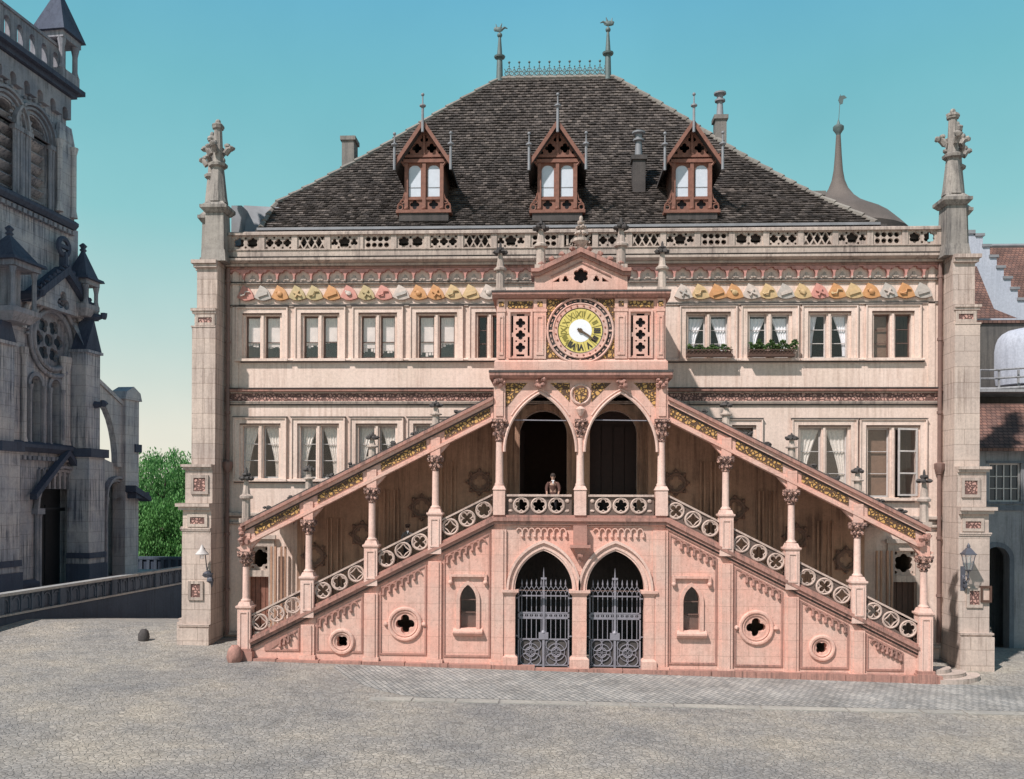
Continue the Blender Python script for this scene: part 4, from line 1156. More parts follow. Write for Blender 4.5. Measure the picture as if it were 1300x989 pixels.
# ---- ridge cresting and masts
mb=MB(); zr0=ri[1]+.1
xa,xb=P(640,90,Yr)[0],P(768,90,Yr)[0]; n=10; st=(xb-xa)/n
mb.tube([(xa,Yr,zr0+.05),(xb,Yr,zr0+.05)],.03,6)
for i in range(n):
    c=xa+st*(i+.5)
    mb.ring(c-.11,zr0+.2,Yr,.1,.025,12,5); mb.ring(c+.11,zr0+.2,Yr,.1,.025,12,5); mb.ring(c,zr0+.36,Yr,.09,.022,12,5)
    mb.tube([(c,Yr,zr0),(c,Yr,zr0+.72)],.02,5); mb.ball(c,Yr,zr0+.74,.065,1,1,.9,8,5); mb.ball(c,Yr,zr0+.55,.04); mb.ball(c+st/2,Yr,zr0+.50,.04)
    mb.tube([(c+st/2,Yr,zr0),(c+st/2,Yr,zr0+.5)],.015,5)
    for s in(-1,1): mb.tube([(c,Yr,zr0+.05),(c+s*.16,Yr,zr0+.3),(c+s*.24,Yr,zr0+.42)],.02,5)
part('ridge_cresting',mb,GREENM,RB)
for px,ytop in((634.5,33),(772,25)):
    x,zt_=P(px,ytop,Yr); mb=MB(); h=zt_-zr0
    mb.lathe(x,Yr,[(.17,zr0-.2),(.14,zr0+h*.32),(.13,zr0+h*.36),(.26,zr0+h*.38),(.28,zr0+h*.41),(.13,zr0+h*.44),(.06,zr0+h*.80)],10)
    mb.ball(x,Yr,zr0+h*.82,.13,n=10,m=6)
    o=part('roof_mast',mb,GREENM,RB)
# animal-like vane heads
    q=MB(); s=1 if px<700 else -1; z=zr0+h*.93
    q.ball(x-s*.02,Yr,z,.13,1.6,.5,1,8,5,.2); q.ball(x-s*.2,Yr,z+.02,.1,1,.5,1.2,7,5,.2); q.tube([(x+s*.1,Yr,z),(x+s*.25,Yr,z+.1),(x+s*.38,Yr,z+.04)],[.06,.05,.02],6); q.tube([(x+s*.02,Yr,z+.05),(x+s*.1,Yr,z+.3)],[.06,.02],6); q.tube([(x-s*.15,Yr,z+.1),(x-s*.2,Yr,z+.28)],[.04,.015],5)
    q.tube([(x,Yr,zr0+h*.83),(x,Yr,z)],.03,5)
    part('mast_vane',q,GREENM,o) if False else part('mast_vane',q,GREENM,RB)
# ---- dormers
def dormer(pxc):
    yf=prof(.075)[0]-.15; zb=prof(.075)[1]-.02
    yf=Ye+.35; 
    x,_=P(pxc,250,yf); 
    zb=P(pxc,269,yf)[1]; zt_=P(pxc,208,yf)[1]; za=P(pxc,160,yf)[1]; he=.74
    base=MB(); base.box(x-1.12,x+1.12,yf-.18,yf+.6,zb-.08,zb+.04); d=part('dormer',base,WOODR,TH)
    b0=MB(); b0.box(x-1.0,x+1.0,yf-.12,yf+1.2,zb-.4,zb-.081); part('dormer_foot_shade',b0,DARKST,d)  # dark block puts the shade below the dormer ledge into colour
    # body walls
    b=MB(); back=yf+3.2
    b.box(x-.80,x-.72,yf+.05,back,zb+.04,zt_+.2); b.box(x+.72,x+.80,yf+.05,back,zb+.04,zt_+.2)
    part('dormer_cheek',b,WOODD,d)
    f=MB(); zo0=zb+.62; zo1=zt_-.06
    L=[rect(x-.80,x+.80,zb+.041,zt_+.12)]
    for s in(-1,1): L.append(parch(x+s*.385-.245,x+s*.385+.245,zo0,zo1-.22,zo1,6))
    for s in(-1,1): L.append(foil(x+s*.385,zb+.30,.19,4,rot=0,tight=.55))
    f.plate(L,yf,yf+.06)
    for xx in(-.72,0,.72): f.box(x+xx-.07,x+xx+.07,yf-.09,yf-.001,zb+.041,zt_+.0); f.ball(x+xx,yf-.06,zb+.12,.10,1,1,.8,8,5)
    f.box(x-.78,x+.78,yf-.06,yf-.001,zo0-.14,zo0-.06); f.box(x-.84,x+.84,yf-.12,yf-.001,zt_+.02,zt_+.16); f.box(x-.8,x+.8,yf-.09,yf-.001,zt_+.24,zt_+.34)
    # gable tracery
    f.plate([[(x-.86,zt_+.34),(x+.86,zt_+.34),(x,za-.14)],foil(x-.3,zt_+.62,.2,4,tight=.55),foil(x+.3,zt_+.62,.2,4,tight=.55),foil(x,zt_+1.0,.17,3,tight=.5),circle(x-.62,zt_+.44,.06,8),circle(x+.62,zt_+.44,.06,8)],yf-.04,yf+.02)
    f.box(x-.045,x+.045,yf-.1,yf-.041,zt_+.34,za-.1)
    # scroll brackets
    for s in(-1,1):
        f.ring(x+s*.97,zb+.18,yf-.02,.11,.03,12,5); f.ring(x+s*.88,zb+.42,yf-.02,.08,.025,12,5); f.tube([(x+s*.8,yf-.02,zb+.75),(x+s*.86,yf-.02,zb+.5),(x+s*1.05,yf-.02,zb+.3),(x+s*1.08,yf-.02,zb+.06)],.03,5)
        f.tube([(x+s*.78,yf-.06,zt_-.1),(x+s*.95,yf-.1,zt_+.1),(x+s*1.1,yf-.25,zt_+.3)],.05,6)
    part('dormer_front',f,WOODR,d)
    g=MB(); 
    for s in(-1,1): g.box(x+s*.385-.26,x+s*.385+.26,yf+.03,yf+.04,zo0-.02,zo1+.02)
    part('pane',g,FROST,d)
    g=MB()
    for s in(-1,1): g.box(x+s*.385-.25,x+s*.385+.25,yf+.015,yf+.029,zo0+.36,zo0+.385)
    part('glazing_bar',g,LEAD,d)
    g=MB(); g.box(x-.7,x+.7,yf+.08,yf+.1,zb+.1,zt_+.4); part('dormer_back',g,DARK,d)
    # roof
    r=MB(); ov=.42; hw=1.17; ze=zt_-.18
    for s in(-1,1):
        vs=[(x,yf-ov,za),(x+s*hw,yf-ov,ze),(x+s*hw,back,ze),(x,back+1.6,za),(x,yf-ov,za-.12),(x+s*hw,yf-ov,ze-.12),(x+s*hw,back,ze-.12),(x,back+1.6,za-.12)]
        r.add(vs,[(0,1,2,3),(7,6,5,4),(1,5,6,2),(0,4,5,1)])
    part('dormer_roof',r,DARKST,d)
    r=MB()
    for s in(-1,1):
        dx,dz=s*hw,ze-za; L_=math.hypot(dx,dz); nx,nz=(-dz/L_*s,abs(dx)/L_)
        vs=[]
        for yy in(yf-ov-.05,yf-ov-.001): vs+=[(x,yy,za+.10),(x+dx+s*.03,yy,ze+.05),(x+dx,yy,ze-.16),(x,yy,za-.14)]
        r.add(vs,[(0,1,2,3),(7,6,5,4),(0,4,5,1),(1,5,6,2),(2,6,7,3)])
    part('barge_board',r,WOODR,d)
    # three poles
    q=MB()
    for xx,zt0,zt1 in((0,za-.45,za+1.12),(-1.13,ze-.25,ze+1.28),(1.13,ze-.25,ze+1.28)):
        q.lathe(x+xx,yf-ov-.1,[(.055,zt0),(.05,zt0+(zt1-zt0)*.62),(.13,zt0+(zt1-zt0)*.65),(.13,zt0+(zt1-zt0)*.68),(.03,zt0+(zt1-zt0)*.72),(.025,zt1-.1)],8); q.ball(x+xx,yf-ov-.1,zt1-.08,.07)
    part('dormer_finial',q,LEAD,d)
for pxc in(538.5,707.5,878): dormer(pxc)
# ---- chimneys
BRK=stone('chimney_render',(.26,.23,.21),(.18,.16,.15),(.05,.05,.05),.6)
def chimney(px0,px1,ptop,pbot,Y,pot=None,m=BRK,d=.6,potpx=None):
    x0,zt_=P(px0,ptop,Y); x1,_=P(px1,ptop,Y); zb_=P(px0,pbot,Y)[1]-2.0
    mb=MB(); mb.box(x0,x1,Y,Y+d,zb_,zt_); mb.box(x0-.07,x1+.07,Y-.07,Y+d+.07,zt_-.18,zt_-.0+.004)
    o=part('chimney',mb,m)
    if pot:
        c=(x0+x1)/2; zp=P(px0,pot,Y)[1]; h=zp-zt_; r=.14
        q=MB(); q.lathe(c,Y+d/2,[(r*1.2,zt_),(r*.9,zt_+h*.6),(r*1.7,zt_+h*.62),(r*1.7,zt_+h*.68),(r,zt_+h*.7),(r,zt_+h*.86),(r*2,zt_+h*.9),(r*2,zt_+h*.96),(r*.6,zp)],10); part('chimney_pot',q,LEAD,o)
chimney(434,449.5,173,209,5.5,None,BRK,.8)
chimney(803.5,819.5,197,247,prof(.30)[0]-.5,163,DARKST)
chimney(908.5,922.5,146,205,5.6,113,BRK)
chimney(1027,1046,243,258,4.5)
mb=MB(); mb.tube([PQ for PQ in [(P(442,209,5.4)[0],5.4,P(442,209,5.4)[1]),(P(466,205,5.4)[0],5.4,P(466,205,5.4)[1])]],.08,6)
# ================================================================ GROUND
def gfun(u,v): pass
def ground_mat():
    m,nt,b=newmat('earth_and_cobbles')
    v=mapped(nt,(1,1,1)); vo=N(nt,'ShaderNodeTexVoronoi',feature='DISTANCE_TO_EDGE'); vo.inputs['Scale'].default_value=7; nt.links.new(v,vo.inputs['Vector'])
    vc=N(nt,'ShaderNodeTexVoronoi'); vc.inputs['Scale'].default_value=7; nt.links.new(v,vc.inputs['Vector'])
    base=ramp(nt,noise(nt,.22,5,.7),[(.36,(.31,.29,.28)),(.5,(.41,.37,.335)),(.66,(.52,.45,.375))])
    gap=ramp(nt,vo.outputs['Distance'],[(.0,.60),(.10,1.0)])
    c=mix(nt,base,gap,.6,'MULTIPLY')
    sep=N(nt,'ShaderNodeSeparateColor'); nt.links.new(vc.outputs['Color'],sep.inputs[0])
    c=mix(nt,c,ramp(nt,sep.outputs[0],[(0,.80),(1,1.08)]),1,'MULTIPLY')
    c=mix(nt,c,ramp(nt,noise(nt,2.2,6,.75),[(.34,.62),(.5,1.0)]),.6,'MULTIPLY')
    c=mix(nt,c,ramp(nt,noise(nt,14,5,.8),[(.35,.6),(.6,1.05)]),.8,'MULTIPLY')
    nt.links.new(c,b.inputs['Base Color']); b.inputs['Roughness'].default_value=.9
    h=mix(nt,gap,noise(nt,7,6,.75),.5); bump(nt,b,h,1.0,.09); return m
def setts_mat():
    m,nt,b=newmat('sett_paving')
    v=mapped(nt,(1,1,1)); mp=N(nt,'ShaderNodeMapping'); nt.links.new(v,mp.inputs['Vector']); mp.inputs['Rotation'].default_value=(0,0,math.radians(62))
    nz=N(nt,'ShaderNodeTexNoise'); nz.inputs['Scale'].default_value=1.2; nt.links.new(v,nz.inputs['Vector'])
    vv=N(nt,'ShaderNodeMix',data_type='RGBA'); vv.inputs[0].default_value=.10; nt.links.new(mp.outputs[0],vv.inputs[6]); nt.links.new(nz.outputs['Color'],vv.inputs[7])
    br=N(nt,'ShaderNodeTexBrick'); nt.links.new(vv.outputs[2],br.inputs['Vector']); br.inputs['Scale'].default_value=1; br.inputs['Brick Width'].default_value=.24; br.inputs['Row Height'].default_value=.15; br.inputs['Mortar Size'].default_value=.018; br.inputs['Mortar Smooth'].default_value=.6
    br.inputs['Color1'].default_value=(.44,.41,.38,1); br.inputs['Color2'].default_value=(.30,.29,.28,1); br.inputs['Mortar'].default_value=(.10,.10,.10,1)
    c=mix(nt,br.outputs['Color'],ramp(nt,noise(nt,.6,5,.7),[(.3,.65),(.65,1.2)]),1,'MULTIPLY')
    c=mix(nt,c,ramp(nt,noise(nt,10,5,.8),[(.3,.6),(.6,1.05)]),.8,'MULTIPLY')
    nt.links.new(c,b.inputs['Base Color']); b.inputs['Roughness'].default_value=.85
    bump(nt,b,mix(nt,br.outputs['Fac'],noise(nt,9,4),.5),-.7,.04); return m
GM=ground_mat(); SM=setts_mat()
def axis(lo,hi,fine_lo,fine_hi,st):
    a=[];x=fine_lo
    while x<=fine_hi: a.append(x); x+=st
    q=fine_lo; d=st
    while q>lo: d*=1.6; q-=d; a.insert(0,max(q,lo))
    q=a[-1]; d=st
    while q<hi: d*=1.6; q+=d; a.append(min(q,hi))
    return a
xs=axis(-1500,1500,-40,34,1.0); ys=axis(-60,2500,-40,40,1.0)
mb=MB(); nx=len(xs); mb.v=[(x,y,gz(x,y)) for y in ys for x in xs]; mb.f=[(j*nx+i,j*nx+i+1,(j+1)*nx+i+1,(j+1)*nx+i) for j in range(len(ys)-1) for i in range(nx-1)]
link('ground',mb,GM,kind='structure')
# sett pavement in front of the stairs
def sheet(x0,x1,y0fn,y1fn,nx,ny,dz):
    mb=MB()
    def fn(u,v):
        x=x0+(x1-x0)*u; y=y0fn(x)+(y1fn(x)-y0fn(x))*v; return (x,y,gz(x,y)+dz)
    mb.grid(fn,nx,ny); return mb
def ykerb(x): return -8.6+.05*x
link('pavement',sheet(-8.5,22,lambda x:ykerb(x)+.5+(max(0,-x-4.5)**2)*.25*1.0,lambda x:-3.9+.02*x,40,8,.006),SM,kind='structure')
mb=MB(); x=-6.4; 
while x<21:
    L=random.choice([1.3,1.7,2.2,2.6]); x1=x+L
    if True:
        a=ykerb(x);b=ykerb(x1)
        vs=[]
        for dz in(-.08,.022):
            vs+=[(x+.03,a,gz(x,a)+dz),(x1-.03,b,gz(x1,b)+dz),(x1-.03,b+.42,gz(x1,b)+dz),(x+.03,a+.42,gz(x,a)+dz)]
        mb.add(vs,[(4,5,6,7),(0,1,5,4),(1,2,6,5),(2,3,7,6),(3,0,4,7)])
    x=x1
link('kerb',mb,stone('kerb_slab',(.48,.44,.39),(.32,.30,.28),(.2,.18,.16),.5),kind='structure')
# ================================================================ things on the square
# guard stone at the stair foot and the stone by the lane
def rock(name,label,x,y,r,sx,sy,sz,m,cat):
    mb=MB(); mb.ball(0,0,r*sz*.45,r,sx,sy,sz,12,8,.08); o=link(name,mb,m); o.location=(x,y,gz(x,y)); tag(o,label,cat); return o
rock('guard_stone','rounded pink-grey guard stone at the left foot of the stairs',-12.15,-4.0,.34,.8,.9,1.2,PINKD,'guard stone')
x,_=P(197,805,-.2); rock('bollard_stone','small dark worn stone stump standing alone on the cobbles near the lane wall',x,-1.2,.24,.9,.9,1.3,DARKST,'stone stump')
# three low steps at the right foot
S=thing('foot_steps','worn grey round-edged steps at the right foot of the stairs','steps',(12.9,-3.2,gz(12.9,-3.2)))
for i,(w,d,z) in enumerate(((1.9,1.5,.14),(1.35,1.1,.27),(.8,.8,.40))):
    mb=MB(); zz=gz(12.9,-3.2); pts=[(12.35,-3.9+.2*i)]+[(12.35+w*math.sin(q*PI/16),-3.9+.2*i+d*(1-math.cos(q*PI/16))) for q in range(1,9)]+[(12.35,-3.9+.2*i+d)]
    n=len(pts); mb.add([(a,b,zz-.3) for a,b in pts]+[(a,b,zz+z) for a,b in pts],[tuple(range(n,2*n))]+[(k,(k+1)%n,n+(k+1)%n,n+k) for k in range(n)])
    link('step',mb,GREYST,S)
# wall lanterns
def lantern(px,py_top,py_bot,Y,label,arm_side,scale=1.0,kind='box'):
    x,z1=P(px,py_top,Y); _,z0=P(px,py_bot,Y)
    L=thing('wall_lantern',label,'lantern',(x,Y+.5,z0))
    mb=MB(); h=(z1-z0)
    if kind=='box':
        c=MB(); zb=z0+h*.42
        for a,b in((-1,-1),(1,-1),(1,1),(-1,1)): c.tube([(x+a*.09,Y+b*.09,zb),(x+a*.17,Y+b*.17,zb+.55)],.016,5)
        c.frustum(x,Y,zb+.55,zb+.60,.42,.42,.42,.42); c.frustum(x,Y,zb+.6,zb+.8,.38,.38,.12,.12); c.lathe(x,Y,[(.06,zb+.8),(.07,zb+.86),(.01,zb+.98)],8); c.frustum(x,Y,zb-.05,zb,.1,.1,.2,.2)
        link('lantern_cage',c,IRON,L); g=MB(); g.frustum(x,Y,zb+.01,zb+.54,.16,.16,.31,.31); link('lantern_glass',g,glass('lantern_glass',.25),L)
        b=MB(); b.tube([(x,Y,zb-.05),(x,Y+.02,zb-.3),(x,Y+.2,zb-.45),(x,Y+.52,zb-.2)],.03,6); b.ring(x,zb-.35,Y+.2,.12,.02,12,5); b.ball(x,Y+.3,zb-.55,.12,.6,1,1.3,8,5,.3); b.box(x-.09,x+.09,Y+.44,Y+.5,zb-.8,zb+.1)
        link('lantern_bracket',b,IRON,L)
    else:
        zb=z0+h*.62
        c=MB(); c.lathe(x,Y,[(.06,zb),(.24,zb+.02),(.25,zb+.05),(.08,zb+.25),(.05,zb+.34),(.0,zb+.42)],14); link('lamp_hood',c,WHITEP,L)
        g=MB(); g.lathe(x,Y,[(.02,zb-.16),(.08,zb-.12),(.09,zb-.02),(.05,zb)],10); link('lamp_globe',g,glass('lamp_glass',.3),L)
        b=MB(); b.tube([(x+.02,Y,zb+.3),(x+.02,Y+.2,zb+.25),(x+.02,Y+.45,zb-.6)],.02,6); b.ball(x+.12,Y+.3,zb-.75,.15,1.2,.8,.8,8,5,.35); b.ball(x+.2,Y+.32,zb-.95,.13,1,.8,1.1,8,5,.35); b.tube([(x+.1,Y+.3,zb-.6),(x+.25,Y+.34,zb-1.0),(x+.22,Y+.42,zb-1.25)],[.06,.08,.02],6)
        link('lamp_bracket',b,IRON,L)
    return L
lantern(256.5,692,726,-1.95,'small hooded lamp on a curled iron bracket on the left corner buttress',1,kind='hood')
lantern(1229.5,698,742,-1.95,'tapered glass iron lantern on the right corner buttress',-1)
# white plaque at the left, framed notice at the right
x,z=P(243,722,0); mb=MB(); mb.box(x-.28,x+.22,-.05,-.0,z-.09,z+.09); o=origin(link('wall_plaque',mb,WHITEP),(x,0,z)); tag(o,'small white street plaque on the side buttress left of the hooded lamp','plaque')
x,z=P(1242,754,-1.5); x=14.95; N1=thing('notice_case','small dark framed notice case with pale sheet low on the right buttress','notice case',(x,-1.52,z))
mb=MB(); mb.plate([rect(x-.2,x+.2,z-.3,z+.3),rect(x-.13,x+.13,z-.22,z+.22)],-1.6,-1.52); link('case_frame',mb,WOODD,N1)
mb=MB(); mb.box(x-.14,x+.14,-1.54,-1.525,z-.23,z+.23); link('notice_sheet',mb,plain('pink_paper',(.62,.45,.38),.8),N1)
# window boxes
def leafmat(name,c1,c2,c3):
    m,nt,b=newmat(name); g=N(nt,'ShaderNodeNewGeometry'); c=ramp(nt,g.outputs['Random Per Island'],[(0,c1),(.5,c2),(1,c3)])
    nt.links.new(c,b.inputs['Base Color']); b.inputs['Roughness'].default_value=.7
    tr=N(nt,'ShaderNodeBsdfTranslucent'); nt.links.new(c,tr.inputs[0]); mx=N(nt,'ShaderNodeMixShader'); mx.inputs[0].default_value=.3
    nt.links.new(b.outputs[0],mx.inputs[1]); nt.links.new(tr.outputs[0],mx.inputs[2]); nt.links.new(mx.outputs[0],nt.nodes['Material Output'].inputs[0]); return m
LEAFB=leafmat('pot_plant_leaves',(.03,.07,.02),(.06,.12,.03),(.12,.18,.05))
for (a,b,big) in((870,927,0),(948,1005,1)):
    x0,x1=PX(a,0)-.02,PX(b,0)+.02; z=11.53
    W=thing('window_box','dark window box with '+('full bushy plants, on the second window right of the clock' if big else 'low sparse plants, on the first window right of the clock'),'window box',((x0+x1)/2,-.18,z),'window boxes')
    mb=MB(); mb.box(x0,x1,-.42,-.2,z,z+.05); mb.box(x0,x1,-.44,-.42,z+.0,z+.1); 
    mb.box(x0,x1,-.44,-.41,z+.24,z+.28)
    for i in range(12): 
        xx=x0+(x1-x0)*(i+.5)/12; mb.ring(xx,z+.17,-.43,.06,.012,8,4)
    mb.box(x0+.05,x1-.05,-.40,-.22,z+.051,z+.22)
    link('box_rail',mb,WOODD,W)
    q=MB()
    for i in range(900 if big else 420):
        xx=random.uniform(x0+.05,x1+(.1 if big else -.05)); hh=(.25+.22*math.sin(xx*7)**2)*(1 if big else .62)*random.random()**.6; yy=-.31+random.uniform(-.13,.12)
        M=Matrix.Translation((xx,yy,z+.2+hh))@Matrix.Rotation(random.uniform(0,6.3),4,'Z')@Matrix.Rotation(random.uniform(-1.2,1.2),4,'X'); s=random.uniform(.03,.06)
        q.add([(-s,0,0),(0,0,-s*.8),(s,0,0),(0,0,s*.8)],[(0,1,2,3)],M)
    link('plant',q,LEAFB,W,smooth=False)
# ================================================================ CHURCH
du=Vector((.0955,1.0,0)).normalized(); dn=Vector((1.0,-.0955,0)).normalized()
CO=Vector((-27.5,17,0))
CM=Matrix(((du.x,-dn.x,0,CO.x),(du.y,-dn.y,0,CO.y),(0,0,1,0),(0,0,0,1)))   # local x along the front, local y into the building
def CU(px,py,w=0.0):
    """picture point on the church front (w metres in front of it) -> local x,z"""
    d=ray(px,py); o=CO+dn*w; C=Vector((CX,CY,0))
    r=Vector((d[0],d[1],0)); t=(o-C).dot(dn)/r.dot(dn); p=C+r*t
    return (p-CO).dot(du), H+d[2]*t
CH=thing('church','blue-grey shaded stone church tower with belfry, rose window, portals and flying buttress','church',tuple(CO+Vector((0,0,1.1))))
def cpart(n,mb,m=CHURCH,parent=None,**k): return link(n,mb,m,parent or CH,**k)
uR=CU(133,600,1.3)[0]
zstr=CU(134,581)[1]; zc=CU(96,129)[1]; zmid=CU(96,292)[1]
ub=CU(89,200)[0]; u0=CU(-75,200)[0]
uc=(u0+ub)/2
FL=1.1
def X(px,py=400,w=0): return CU(px,py,w)[0]
def Z(px,py,w=0): return CU(px,py,w)[1]
# --- lower stage wall with portal, lancets and rose
mb=MB()
pc=X(76,660); pw=1.75; pz=Z(76,604); 
rc=(X(66,430),Z(66,432)); rr=1.45
lc=[X(44,520),X(69,520)]; lz0=Z(69,566); lz1=Z(69,482)
u_left=X(-120,600)
holes=[rarch(pc-pw,pc+pw,FL-.5,pz-pw),circle(rc[0],rc[1],rr,36)]+[rarch(l-.42,l+.42,lz0,lz1-.42) for l in lc]
zsh=Z(128,452); uS=ub+.75
mb.plate([[(u_left,FL-1),(uR,FL-1),(uR,zsh),(uS,zsh+.6),(uS,zmid),(u_left,zmid)]]+holes,0,.8)
mb.box(u_left,uS,.81,9,zmid-.3,zmid); mb.box(uR-.8,uR,.81,9,FL-1,zsh); mb.box(uS-.8,uS,.81,9,zsh-.5,zmid-.31); mb.box(uS,uR-.81,.81,9,zsh-.3,zsh); mb.box(u_left,u_left+.5,.81,9,FL-1,zmid); mb.box(u_left,uR,8.5,9,FL-1,zmid)
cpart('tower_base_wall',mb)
mb=MB(); mb.box(u_left+.6,uR-.9,2.0,2.1,FL-1,zmid-.4); cpart('inner_wall',mb,CHURCHD)
# strings, cornices
def cbar(z,h,o,a=u_left,b=uR,m=CHURCHD,y=0,name='string_course'):
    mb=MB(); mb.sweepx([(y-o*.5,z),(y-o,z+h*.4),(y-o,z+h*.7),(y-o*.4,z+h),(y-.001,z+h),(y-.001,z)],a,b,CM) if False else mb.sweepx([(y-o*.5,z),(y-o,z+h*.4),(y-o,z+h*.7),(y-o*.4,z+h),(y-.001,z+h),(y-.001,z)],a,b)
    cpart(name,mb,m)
CHL=[]   # all church meshes are made in local axes and turned at the end
cbar(zstr,.55,.45); cbar(zmid-.1,.5,.35,b=ub+.3); cbar(FL,.6,.3,u_left,pc-pw-.3); cbar(FL,.6,.3,pc+pw+.3,uR)
cbar(Z(134,697)-.3,.3,.2,pc+pw+.4,uR)
# portal mouldings: stepped arches with shafts
mb=MB()
for i,(d,y) in enumerate(((.55,-.35),(.36,-.2),(.16,-.06))):
    mb.plate([rarch(pc-pw-d,pc+pw+d,pz-pw-.01,pz-pw),rarch(pc-pw-d+.14,pc+pw+d-.14,pz-pw-.011,pz-pw)],y,y+.25)
for s in(-1,1):
    for d in(.08,.34): mb.lathe(pc+s*(pw+d),-.12,[(.14,FL),(.1,FL+.3),(.1,pz-pw-.5),(.17,pz-pw-.1),(.17,pz-pw)],8)
    mb.box(min(pc+s*(pw+.0),pc+s*(pw+.6)),max(pc+s*(pw+.0),pc+s*(pw+.6)),-.36,-.001,pz-pw-.32,pz-pw-.02)
cpart('portal_arch',mb,CHURCHM)
mb=MB(); mb.plate([rarch(pc-pw,pc+pw,FL-.3,pz-pw)],.9,1.0); mb.box(pc-.05,pc+.05,.82,.899,FL,pz-1.6); mb.box(pc-pw,pc+pw,.8,.899,pz-pw-.2,pz-pw)
cpart('portal_door',mb,plain('church_door',(.03,.035,.045),.7))
# rose window
mb=MB()
mb.ring(rc[0],rc[1],-.05,rr+.12,.14,36,8); mb.ring(rc[0],rc[1],-.12,rr+.5,.12,36,8)
L=[circle(rc[0],rc[1],rr,36)]
for j in range(6): a=PI/3*j; L.append(foil(rc[0]+.85*math.cos(a),rc[1]+.85*math.sin(a),.40,4,rot=a,tight=.5))
L.append(circle(rc[0],rc[1],.34,16)); mb.plate(L,.2,.4)
for j in range(28):
    a=PI*j/27; mb.ball(rc[0]+(rr+.75)*math.cos(a),-.15,rc[1]+(rr+.75)*math.sin(a),.1,1,1,1,6,4)
cpart('rose_window',mb,CHURCHM)
mb=MB(); mb.plate([circle(rc[0],rc[1],rr,30)],.42,.45); cpart('rose_glass',mb,plain('church_glass',(.05,.07,.10),.25))
for l in lc:
    mb=MB(); mb.plate([rarch(l-.62,l+.62,lz0,lz1-.42),rarch(l-.42,l+.42,lz0-.01,lz1-.42)],-.12,-.001)
    for s in(-1,1): mb.lathe(l+s*.54,-.16,[(.12,lz0),(.08,lz0+.2),(.08,lz1-.8),(.14,lz1-.5)],8)
    w=cpart('lancet_window',mb,CHURCHM); q=MB(); q.box(l-.45,l+.45,.4,.44,lz0,lz1); cpart('lancet_glass',q,bpy.data.materials['church_glass'],w)
# big blind arch over the rose, gable above
ga=(X(70,342),Z(70,342)); gr=X(108,402); gl=2*ga[0]-gr; gz0=Z(108,404)
mb=MB(); mb.plate([[(gl,gz0-.2),(gr,gz0-.2),(ga[0],ga[1]-.35)],foil(ga[0],ga[1]-1.75,.55,3,tight=.5)],-.5,-.001)
cpart('gable',mb,CHURCH)
q=MB(); q.box(ga[0]-.8,ga[0]+.8,-.12,-.003,ga[1]-2.4,ga[1]-1.1); cpart('gable_recess',q,CHURCHD)
mb=MB()
for s in(-1,1):
    e=gr if s>0 else gl
    slopebar(mb,ga[0],e,ga[1]-.3,gz0-.2,0,.45,-.85,.3)
    for j in range(9):
        t=(j+.5)/9; mb.ball(ga[0]+(e-ga[0])*t,-.7,ga[1]+.2+(gz0+.1-ga[1])*t,.15,1,1,1,6,4,.3)
mb.box(ga[0]-.1,ga[0]+.1,-.7,-.3,ga[1],ga[1]+.9); mb.ring(ga[0],ga[1]+1.2,-.5,.45,.14,16,6); mb.box(ga[0]-.5,ga[0]+.5,-.6,-.4,ga[1]+1.1,ga[1]+1.3)
cpart('gable_coping',mb,CHURCHD)
# clasping buttresses with turrets
def turret(u,w,zb,zm,zt,r,name='turret',y=-.5):
    mb=MB()
    mb.frustum(u,y,zb,zb+.4,2*r*.7,2*r*.7,2*r,2*r); mb.box(u-r,u+r,y-r,y+r,zb+.4,zb+.65)
    for a,b in((-1,-1),(1,-1),(1,1),(-1,1)): mb.lathe(u+a*r*.78,y+b*r*.78,[(.16,zb+.65),(.11,zb+.9),(.11,zm-.4),(.18,zm-.05)],8)
    mb.box(u-r*.35,u+r*.35,y-r*.35,y+r*.35,zb+.65,zm)
    mb.box(u-r,u+r,y-r,y+r,zm-.02,zm+.25); 
    t=cpart(name,mb,CHURCHM)
    q=MB(); q.frustum(u,y,zm+.255,zm+.4,2*r+.4,2*r+.4,2*r+.3,2*r+.3); q.lathe(u,y,[(r*1.35,zm+.405),(.12,zt-.5),(.2,zt-.4),(.12,zt-.3),(.22,zt-.15),(.05,zt)],4,rot=PI/4)
    cpart('turret_roof',q,CHURCHD,t)
bw=1.0
def buttress_c(ua,ub_,ztop,o,pyramid=True,m=CHURCH):
    mb=MB(); mb.box(ua,ub_,-o,-.001,FL-.6,zstr-.1); mb.box(ua+.08,ub_-.08,-o*.8,-.001,zstr-.1,ztop)
    mb.add([(ua+.08,-o*.8-.1,ztop),(ub_-.08,-o*.8-.1,ztop),(ub_-.08,0,ztop+1.9),(ua+.08,0,ztop+1.9)],[(0,1,2,3)]); mb.prism([(ua-.0,ztop),(ub_+.0,ztop),(ub_+.0,ztop+.15),(ua,ztop+.15)],-o*.8-.15,-.002)
    b=cpart('buttress',mb,m)
    q=MB(); q.box(ua-.1,ub_+.1,-o-.12,-.002,FL-.5,FL+1.2); q.box(ua-.1,ub_+.1,-o-.2,-.0015,zstr-.12,zstr+.35); q.box(ua-.06,ub_+.06,-o-.1,-.0018,Z(134,697)-.3,Z(134,697)); q.prism([(ua,ztop+.16),(ub_,ztop+.16),((ua+ub_)/2,ztop+1.9)],-o*.8-.05,-.2)
    cpart('buttress_ledge',q,CHURCHD,b)
    return b
b1=X(112,600,1.2); b2=uR
buttress_c(b2-1.5,b2,Z(128,452,1),1.3)
buttress_c(X(14,600,1.2)-.9,X(14,600,1.2)+.5,Z(20,440,1),1.3)
turret(X(106,380,.6)+.1,.5,Z(106,402,.6),Z(106,362,.6),Z(106,308,.6),.62)
